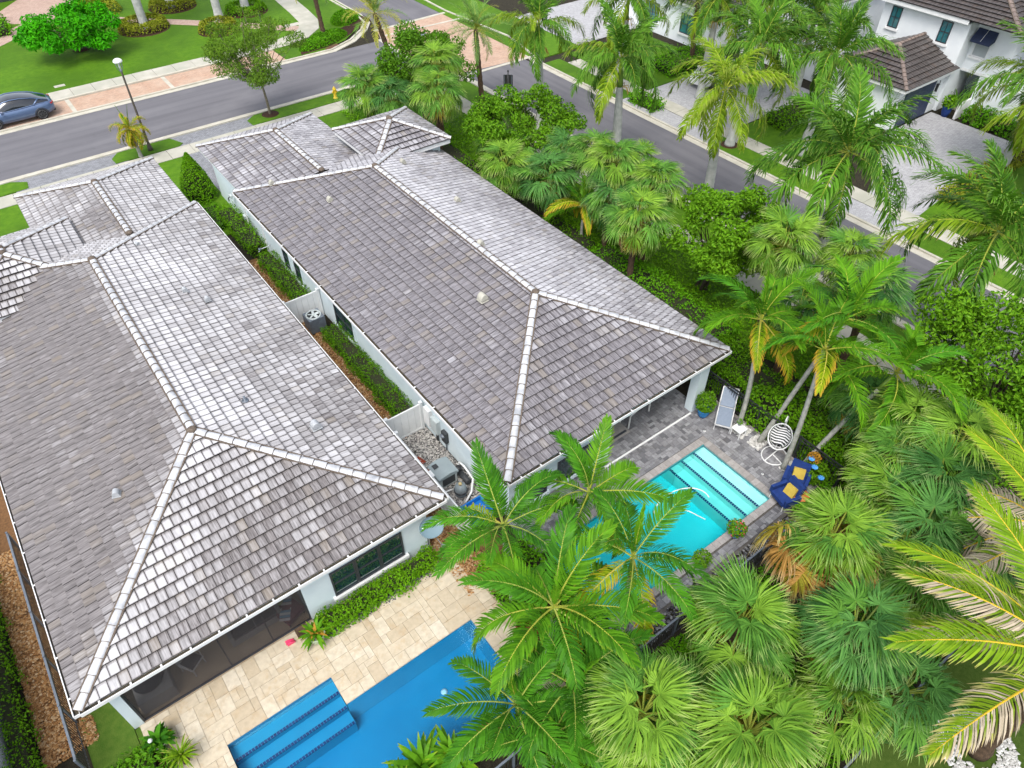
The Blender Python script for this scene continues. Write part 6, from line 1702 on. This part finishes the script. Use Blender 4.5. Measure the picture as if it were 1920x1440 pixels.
def date(label,bx,by,x,y,z,scale=1.0,n=26,yel=.2,group='date palms near the crossing'):
    t=thing('date_palm',label,'palm tree',(bx,by,0),group); c=Vector((x,y,z))
    trunk_mb((bx,by,0),c,.19,.16,n=10,seg=22,rings=.09).build('trunk',M_trunk_brown,t)
    crown_at(t,c-Vector((bx,by,0)),(0,0,1),lambda tt:random.choice(FR['date_y'] if random.random()<yel else FR['date']),n,lambda tt:82-118*tt,scale,random.uniform(0,6))
date('date palm with yellowish fronds left of the paved crossing',25.3,46.6,24.5,48.2,5.3,1.0,24,.7)
date('date palm with blue-green fronds in front of the paved crossing',28.6,41.4,28.5,41.8,5.15,.98,28,.1)
date('date palm trunk in the kidney of ground cover at the street corner',25.8,60.4,25.5,60.6,5.0,1.0,22,.5)
date('pale blue-green date palm by the hedge in front of the dark roofed house',46.2,37.9,46.0,38.1,4.6,1.1,30,.0)

def feather(label,b,c,bow=(0,0,0),scale=1.0,n=9,yel=.15,kind='xmas',r=.09,shaft=.8,group='leaning feather palms',low=-15,pale=M_trunk_pale,axis=None):
    t=thing('feather_palm',label,'palm tree',b,group); b,c=Vector(b),Vector(c)
    ax=Vector(axis).normalized() if axis else (c-b-Vector(bow)*1.6).normalized(); s0=c-ax*shaft
    if s0.z-b.z>.3: trunk_mb(b,s0,r*1.15,r*.9,bow,10,18,.03).build('trunk',pale,t)
    MB().tube([s0-ax*.03,s0+ax*.3*shaft,c+ax*.05],[r*.98,r*.9,r*.5],10).build('crownshaft',M_shaft,t)
    def pick(tt):
        if tt<.08: return FR['spear'][0]
        if random.random()<yel*2.2*tt**3: return random.choice(FR['xmas_y'])
        return random.choice(FR[kind])
    crown_at(t,c-b,(ax+Vector((0,0,1.2))).normalized(),pick,n+3,lambda tt:84+(low-84)*tt,scale,random.uniform(0,6))
feather('leftmost leaning feather palm rising beside the grey lounger',(19.2,10.2,0),(19.75,10.95,5.0),(-.05,-.15,0),.95,10,.35)
feather('leaning feather palm sharing the white rocks with the leftmost one',(19.35,9.2,0),(21.8,8.9,5.4),(.15,.0,.25),1.02,10,.15)
feather('leaning feather palm passing in front of the white egg chair',(19.0,7.75,0),(19.95,8.4,5.2),(-.1,-.1,0),1.0,9,.25)
feather('most strongly leaning feather palm with bare scarred trunk by the armchairs',(19.4,7.35,0),(21.4,6.4,4.8),(.0,.1,-.1),1.05,10,.25)
G2='feather palms between the two pools'
feather('feather palm with dark long fronds over the white panel and gravel',(7.3,9.6,0),(7.0,9.7,4.5),(0,0,0),.86,10,.2,'xmas_d',group=G2,r=.10)
feather('feather palm with the widest bright fronds beside the deep blue pool',(6.9,7.4,0),(6.55,6.85,4.5),(.1,0,0),.98,10,.15,'xmas',group=G2,r=.10)
feather('feather palm with a curly pale spear over the turquoise pool',(9.2,6.2,0),(9.25,6.7,4.5),(0,.1,0),.88,10,.35,'xmas_d',group=G2,r=.10)
feather('feather palm with ageing fronds against the long house windows',(9.9,9.9,0),(9.75,9.1,4.5),(0,.1,0),.86,9,.35,'xmas',group=G2,r=.10)
feather('dark low feather palm hanging over the corner of the deep blue pool',(5.0,6.0,0),(4.6,5.9,3.0),(0,0,0),.85,11,.05,'xmas_d',group=G2,r=.09,low=-30)
feather('dark low feather palm right of the one over the deep blue pool',(6.2,5.6,0),(6.0,5.4,3.2),(0,0,0),.85,10,.05,'xmas_d',group=G2,r=.09,low=-30)
feather('lowest dark feather palm at the bottom below the deep blue pool',(5.2,4.9,0),(5.0,4.9,2.4),(0,0,0),.8,10,.05,'xmas_d',group=G2,r=.09,low=-30)
feather('little feather palm with orange old leaves under the big fan cluster',(22.6,23.9,0),(22.6,23.9,2.6),(0,0,0),.85,10,.45,'xmas',group='small feather palms',r=.08)
feather('small feather palm with yellow drooping heads on the verge by the lamp',(7.0,48.5,0),(6.9,48.3,1.9),(0,0,0),.95,22,.0,'foxtail',group='small feather palms',r=.10,shaft=.4,low=-55)
# coconut palm at the right edge: only its fronds reach into view
co=thing('coconut_palm','coconut palm at the lower right whose long fronds have bleached tips','palm tree',(15.1,-2.1,0))
ct=Vector((15.0,-2.0,5.6)); trunk_mb((15.1,-2.1,0),ct,.28,.2,(.1,0,0),12,20,.05).build('trunk',M_trunk_brown,co)
base=ct-Vector((15.1,-2.1,0))
for az,e,key,sc in ((100,28,'coco',1.05),(122,34,'coco_dead',1.0),(143,30,'coco',1.05),(165,14,'coco_dead',1.05),(188,30,'coco',1.0),(205,10,'coco',1.0),(80,40,'coco',1),(60,25,'coco_dead',1),(230,35,'coco',1),(260,30,'coco',1),(300,35,'coco',1),(340,30,'coco',1),(20,30,'coco',1),(112,-8,'coco_dead',.95)):
    m=Matrix.Translation(base)@Matrix.Rotation(R(az),4,'Z')@Matrix.Rotation(-R(e),4,'Y')@Matrix.Rotation(random.gauss(0,.15),4,'X')@Matrix.Scale(sc*.86,4)
    place('frond',random.choice(FR[key]),co,m)

c2=thing('coconut_palm','coconut palm at the right edge with grey hanging dead fronds','palm tree',(18.9,.0,0)); q2=Vector((18.8,.1,5.2)); trunk_mb((18.9,.0,0),q2,.24,.17,(.08,0,0),12,18,.05).build('trunk',M_trunk_brown,c2)
FR['coco_grey']=[pinnate(4.2,70,.9,.7,ar,.05,s,[M_coco_dead,M_husk],plume=.2,lift=.05,base=.12,rachis=.045,mi_fn=lambda u,s_,r:1 if r.uniform()<.85 else 0) for s,ar in ((74,1.3),(75,1.6))]
for az,e,key,sc in ((95,8,'coco_grey',.8),(118,-6,'coco_grey',.85),(140,-12,'coco_grey',.9),(165,-4,'coco_grey',.85),(60,30,'coco',.8),(10,35,'coco',.8),(-40,35,'coco',.8),(-90,30,'coco',.8),(105,45,'coco',.7)):
    place('frond',random.choice(FR[key]),c2,Matrix.Translation(q2-Vector((18.9,.0,0)))@Matrix.Rotation(R(az),4,'Z')@Matrix.Rotation(-R(e),4,'Y')@Matrix.Rotation(random.gauss(0,.15),4,'X')@Matrix.Scale(sc,4))
# ---- broadleaf trees
TG='broadleaf trees'
tree('dark round broadleaf tree in front of the brick paved crossing',(24.4,42.5,0),(24.3,42.3,3.9),(3.5,3.5,1.7),44,15000,.19,M_leaf_dk,TG,.12,M_bark_d,gap=1.2,clr=(.22,.36))
tree('light green open tree with bare branches beside the tower roof',(26.2,32.6,0),(24.3,31.2,4.0),(3.1,3.0,1.2),44,14000,.19,M_leaf,TG,.09,M_bark,stems=4,gap=.9,clr=(.20,.34))
tree('leafy green tree with several trunks between big fan cluster and side street',(25.2,17.6,0),(25.0,16.7,3.8),(2.75,2.8,1.7),46,17000,.19,M_leaf,TG,.10,M_bark_d,stems=4,gap=1.1,clr=(.22,.36))
tree('dense light green tree at the right edge below the side street',(26.6,4.2,0),(26.4,4.3,4.2),(3.4,3.6,2.0),54,19000,.19,M_leaf,TG,.12,M_bark_d,stems=3,gap=1.3,clr=(.22,.36))
tree('feathery street tree with pale top shoots on the grass verge',(16.1,49.33,0),(15.6,48.4,4.9),(3.1,2.9,2.1),64,12000,.20,M_leaf_olive,TG,.10,M_bark,aspect=.28,gap=.75,clr=(.16,.28),shell=.4)
tree('bright lime green spreading tree on the big lawn above the car',(8.8,70.1,0),(8.6,69.0,2.2),(3.9,3.6,1.35),54,7500,.36,M_leaf_lime,TG,.11,M_bark,aspect=.36,gap=1.4,clr=(.20,.32),spread=.35)
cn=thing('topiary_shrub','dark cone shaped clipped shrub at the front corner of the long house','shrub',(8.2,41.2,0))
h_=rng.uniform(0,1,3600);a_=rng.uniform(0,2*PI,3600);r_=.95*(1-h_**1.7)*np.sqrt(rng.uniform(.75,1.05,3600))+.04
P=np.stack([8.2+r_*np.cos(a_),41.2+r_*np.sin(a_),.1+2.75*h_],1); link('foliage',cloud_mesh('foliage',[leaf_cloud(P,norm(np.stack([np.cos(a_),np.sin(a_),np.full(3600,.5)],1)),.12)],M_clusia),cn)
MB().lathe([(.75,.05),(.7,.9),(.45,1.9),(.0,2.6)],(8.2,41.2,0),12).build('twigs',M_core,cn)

# ---- hedges, ground covers, undergrowth
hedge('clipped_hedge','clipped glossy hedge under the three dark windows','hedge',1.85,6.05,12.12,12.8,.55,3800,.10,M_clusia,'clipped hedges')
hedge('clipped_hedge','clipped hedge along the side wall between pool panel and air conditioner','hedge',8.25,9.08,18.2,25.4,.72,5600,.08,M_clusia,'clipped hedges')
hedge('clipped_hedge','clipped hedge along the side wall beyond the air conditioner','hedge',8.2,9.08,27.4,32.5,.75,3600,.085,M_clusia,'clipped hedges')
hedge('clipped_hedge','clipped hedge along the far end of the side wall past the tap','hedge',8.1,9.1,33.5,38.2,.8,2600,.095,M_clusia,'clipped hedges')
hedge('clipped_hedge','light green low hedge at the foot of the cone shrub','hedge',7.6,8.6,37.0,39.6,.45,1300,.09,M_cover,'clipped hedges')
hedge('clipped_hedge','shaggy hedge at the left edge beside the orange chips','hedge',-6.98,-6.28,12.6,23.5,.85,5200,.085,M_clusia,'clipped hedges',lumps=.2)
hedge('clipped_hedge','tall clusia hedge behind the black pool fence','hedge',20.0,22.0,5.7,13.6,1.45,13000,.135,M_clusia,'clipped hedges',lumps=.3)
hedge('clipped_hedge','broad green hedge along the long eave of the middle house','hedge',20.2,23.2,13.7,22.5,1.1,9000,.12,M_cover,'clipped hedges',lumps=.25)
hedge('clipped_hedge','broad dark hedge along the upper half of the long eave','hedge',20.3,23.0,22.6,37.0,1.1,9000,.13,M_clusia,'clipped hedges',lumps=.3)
hedge('clipped_hedge','yellow-green hedge along the pale driveway of the two-storey house','hedge',42.6,52.6,14.1,15.2,.6,3000,.16,M_croton,'clipped hedges')
hedge('clipped_hedge','shrub border with red blooms along the front of the two-storey house','hedge',53.5,54.8,15.7,19.9,.9,1600,.2,M_cover,'clipped hedges',lumps=.25)
hedge('clipped_hedge','dark hedge bounding the far lawn before the garage','hedge',42.5,48.4,26.2,28.0,.6,2200,.18,M_clusia,'clipped hedges')
hedge('clipped_hedge','mixed hedge in front of the dark roofed house','hedge',43.0,48.3,37.0,39.5,.8,2600,.18,M_cover,'clipped hedges')
hedge('clipped_hedge','small hedge beside the far lawn strip near the fruiting palm','hedge',37.5,38.6,33.5,36.0,.6,900,.18,M_cover,'clipped hedges')
hedge('clipped_hedge','leafy planting behind the lower left garage roof','hedge',-3.2,-.4,34.5,40.8,.9,2600,.15,M_leaf,'clipped hedges',lumps=.3)
hedge('clipped_hedge','green planting bed by the pink drive at the upper left corner','hedge',1.5,5.0,77.0,82.0,.6,1400,.25,M_cover,'clipped hedges')
hedge('clipped_hedge','lush shrubs filling the bottom left corner by the fence','hedge',-5.2,-3.6,10.8,12.1,.45,1500,.13,M_xmas,'clipped hedges',lumps=.2)

def mound(name,label,cat,cx,cy,rx,ry,rz,h,n,size,mat,group,kind=None,ring=0.):
    t=thing(name,label,cat,(cx,cy,0),group)
    a=rng.uniform(0,2*PI,n); r=np.sqrt(rng.uniform(ring*ring,1,n)); x=r*np.cos(a)*rx; y=r*np.sin(a)*ry
    prof=np.clip((1-((r-(1+ring)/2)/((1-ring)/2+1e-6))**4),0,1) if ring else np.clip(1-r**5,0,1)
    z=(h*prof)*rng.uniform(.75,1.05,n)+.04
    c,s=math.cos(rz),math.sin(rz); P=np.stack([cx+x*c-y*s,cy+x*s+y*c,z],1); P[:,2]+=lump(P,2.5,.06,3)
    link('foliage',cloud_mesh('foliage',[leaf_cloud(P,norm(np.stack([x/rx*.5,y/ry*.5,np.ones(n)],1)),size)],mat),t)
    return t
GC='ground cover planting at the street corner'
mound('ground_cover','kidney of glossy ground cover around a date palm at the corner','ground cover',25.4,59.75,2.7,1.0,.35,.55,3600,.17,M_cover,GC)
mound('ground_cover','patch of glossy ground cover in the grass tip beyond the corner walk','ground cover',29.3,63.5,1.7,1.2,.7,.55,2400,.17,M_cover,GC)
RG='ring shrubs on the big lawn'
mound('ring_shrub','golden ring shrub around the first pale trunk by the lime tree','shrub',14.4,71.9,2.1,1.9,0,.75,2600,.20,M_croton,RG,ring=.45)
mound('ring_shrub','golden ring shrub around the upper pale trunk','shrub',18.3,76.2,2.1,1.9,0,.75,2400,.20,M_croton,RG,ring=.35)
mound('ring_shrub','reddish ring shrub half hidden by the feathery street tree','shrub',19.4,67.6,1.7,1.6,0,.75,1900,.20,M_croton,RG,ring=.3)
mound('ring_shrub','red and green ring shrub beyond the pink path','shrub',23.2,70.9,1.9,1.7,0,.6,1900,.20,M_clusia,RG,ring=.4)
mound('ring_shrub','dark golden shrub behind the lime green tree','shrub',12.2,78.6,2.2,2.0,0,.8,2000,.22,M_croton,RG,ring=.2)
mound('red_bedding','red leaved bedding at the foot of the pale trunk','bedding plant',23.0,70.2,.7,.5,0,.35,300,.2,M_red_leaf,None)
mu=MB()
for x,y,r in ((14.4,71.9,2.2),(18.3,76.2,2.2),(19.4,67.6,1.8),(23.2,70.9,2.0),(16.1,49.33,.62),(8.8,70.1,.7),(38.1,27.0,.6)): mu.lathe([(r,.0),(r*.96,.05),(r*.4,.08),(0,.085)],(x,y,0),20)
struct(mu,'mulch_ground',M_mulch)
# undergrowth between the palms: nobody could count it
def under(name,regions,mat,size,spread=.8):
    parts=[]
    for x0,x1,y0,y1,h,n in regions:
        P=np.stack([rng.uniform(x0,x1,n),rng.uniform(y0,y1,n),np.zeros(n)],1)
        l=lump(P,1.9,1.0,2.2); P[:,2]=np.clip(h*(.55+.35*l),.08,None)*rng.uniform(.55,1.05,n)
        parts.append(leaf_cloud(P,norm(np.stack([rng.normal(0,.4,n),rng.normal(0,.4,n),np.ones(n)],1)),size,spread=spread,clump=np.clip(.5+l*.4,0,1)))
    o=link(name,cloud_mesh(name,parts,mat)); o['kind']='stuff'
under('undergrowth',[(7.2,19.6,-.0,5.4,1.05,19000),(19.9,23.6,-4,5.5,.8,5200),(2.5,8.8,3.0,5.3,.7,4200),(6.8,9.2,5.6,11.2,.6,4500),(17.6,19.6,5.6,6.3,.5,700)],M_cover,.14)
under('undergrowth',[(23.4,27,-8,5.4,.9,5200),(23.2,26.9,5.5,41,.55,9000),(19.9,23.4,37.2,46.2,.6,4200)],M_clusia,.17)
# bedding at the pool corner
mound('red_bedding','red bromeliads under the feather palms by the travertine terrace','bedding plant',6.9,8.2,.5,.6,0,.35,260,.16,M_red_leaf,None)
mound('red_bedding','dark red leaves at the lower corner of the deep blue pool','bedding plant',4.1,6.6,.55,.35,0,.4,260,.15,M_red_leaf,None)
for k,(x,y,s,lab) in enumerate(((2.1,6.9,1.0,'broad strap leaved plant at the bottom edge in front of the blue pool'),(2.9,6.6,.9,'strap leaved plant beside the broad one at the bottom edge'),(1.4,6.75,.8,'leafy plant at the bottom edge nearest the pool steps'),(-3.1,11.2,.55,'pale green grassy plant at the terrace edge, bottom left'))):
    t=thing('strap_plant',lab,'plant',(x,y,0)); MB().lathe([(.1,0),(.09,.3),(0,.5)],(x,y,0),8).build('stem',M_trunk_brown,t); o=link('foliage',rosette(44,1.15*s,.16*s if k<3 else .05,M_xmas if k<3 else M_coco,(86,-5),'foliage',60+k),t,True); o.location=(0,0,.45)
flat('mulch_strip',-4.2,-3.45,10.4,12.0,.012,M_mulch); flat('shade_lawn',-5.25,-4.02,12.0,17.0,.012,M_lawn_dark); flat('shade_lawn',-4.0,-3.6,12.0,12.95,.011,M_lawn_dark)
